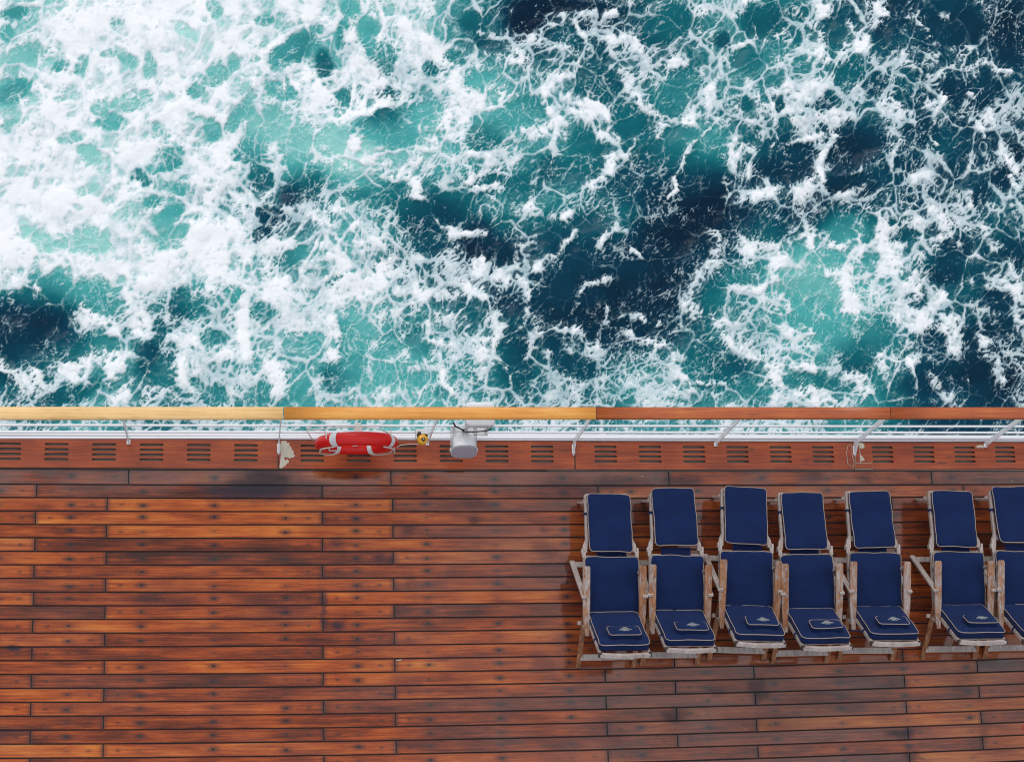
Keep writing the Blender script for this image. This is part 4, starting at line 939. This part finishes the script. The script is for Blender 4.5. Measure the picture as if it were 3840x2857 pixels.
    m.tube([q(-.030, .014), q(-.015, .022), q(0, .016), q(.015, .022), q(.030, .014)], .0030, 4)
    m.tube([q(-.022, -.030), q(-.008, -.036), q(.008, -.036), q(.022, -.030)], .0030, 4)
    part(m, 'crest', mat=M['thread'], parent=po)
    # tapes that tie the cushions to the frame
    yt = .80
    for sx in (-1, 1):
        z = .385+(yt-.455)/.565*(fz-.385); m = MB(); m.box(LR(sx*.208, yt+.02, z), (.022+.014, .020, .044), None, .002); m.bar(LR(sx*.19, yt, z+.02), LR(sx*.228, yt+.01, z+.005), .014, .006); part(m, 'tie', mat=M['tie'])
    for sx in (-1, 1):
        m = MB(); m.box(BK(sx*.224, Lb*.66, 0), (.032, .022, .044), Matrix(((1, 0, 0), tuple(d), tuple(nrm))).transposed(), .002); part(m, 'tie', mat=M['tie'])
    if tie:
        m = MB(); m.tube([BK(-.235, Lb*.62, -.01), BK(-.30, Lb*.45, -.05), BK(-.33, Lb*.35, -.08)], .006, 5); part(m, 'tie', mat=M['tie'])
    return t
CH = [(3.392, 1.900, 0., 'leftmost deck chair of the row, its left side open to bare deck', dict(backtop=(-.505, .84), legskew=math.radians(0), headx=.012, wears=(.50, .68), headskew=-.015)),
 (4.006, 1.910, -.5, 'second deck chair from the left, its leg cushion slid towards the sea', dict(backtop=(-.475, .80), gap=.045, headx=.03, wears=(.6, .7), headskew=.02, backskew=.0)),
 (4.668, 1.945, -2.2, 'third deck chair from the left, set nearest the railing and turned slightly', dict(backtop=(-.47, .79), gap=.02, headx=.035, wears=(.66, .72), headskew=-.03)),
 (5.262, 1.912, .2, 'middle deck chair of the seven, leg cushion lying square and low', dict(backtop=(-.475, .80), headx=.028, wears=(.62, .55), headskew=.0)),
 (5.920, 1.925, -.6, 'fifth deck chair from the left, just before the wide gap in the row', dict(backtop=(-.46, .80), gap=.0, headx=.01, wears=(.55, .5), tie=True, headskew=.01, legskew=.01)),
 (6.748, 1.928, -.2, 'sixth deck chair from the left, just right of the wide gap', dict(backtop=(-.46, .80), headx=.03, wears=(.52, .62), headskew=-.02)),
 (7.372, 1.930, 0., 'rightmost deck chair, cut by the picture edge', dict(backtop=(-.465, .80), headx=.03, wears=(.5, .55), gap=.04, headskew=.02))]
for k, (x, y, yw, lab, kw) in enumerate(CH): deck_chair(x, y, math.radians(yw), 50+k, lab, **kw)
# small pale chips and specks lying on the deck
for (u, v, a, b, r_) in ((2408,1786,.010,.008,.4),(3795,1803,.010,.008,.2),(1495,2474,.050,.008,.1),(2795,2732,.008,.007,0)):
    x, y = p2w(u, v); m = MB(); m.box((x, y, .0035), (a, b, .003), Matrix.Rotation(r_, 3, 'Z'), .0008)
    o = m.build('pale_chip', M['filler'])
    tag(o, {2408: 'tiny pale chip on the plank above the second deck chair', 3795: 'tiny pale chip on the plank at the top right corner of the deck', 1495: 'pale splinter on the seam in the lower middle of the deck', 2795: 'tiny pale chip on the deck below the third deck chair'}[u], 'chip')

x, y = p2w(3842, 2727); o = MB().tube([(x+.020*math.cos(t_), y+.022*math.sin(t_), .0035) for t_ in np.linspace(0, 2*math.pi, 20, endpoint=False)], .0030, 6, True).build('rubber_ring', M['red'])
tag(o, 'small dark red rubber ring lying on the planks below the rightmost chair', 'ring')
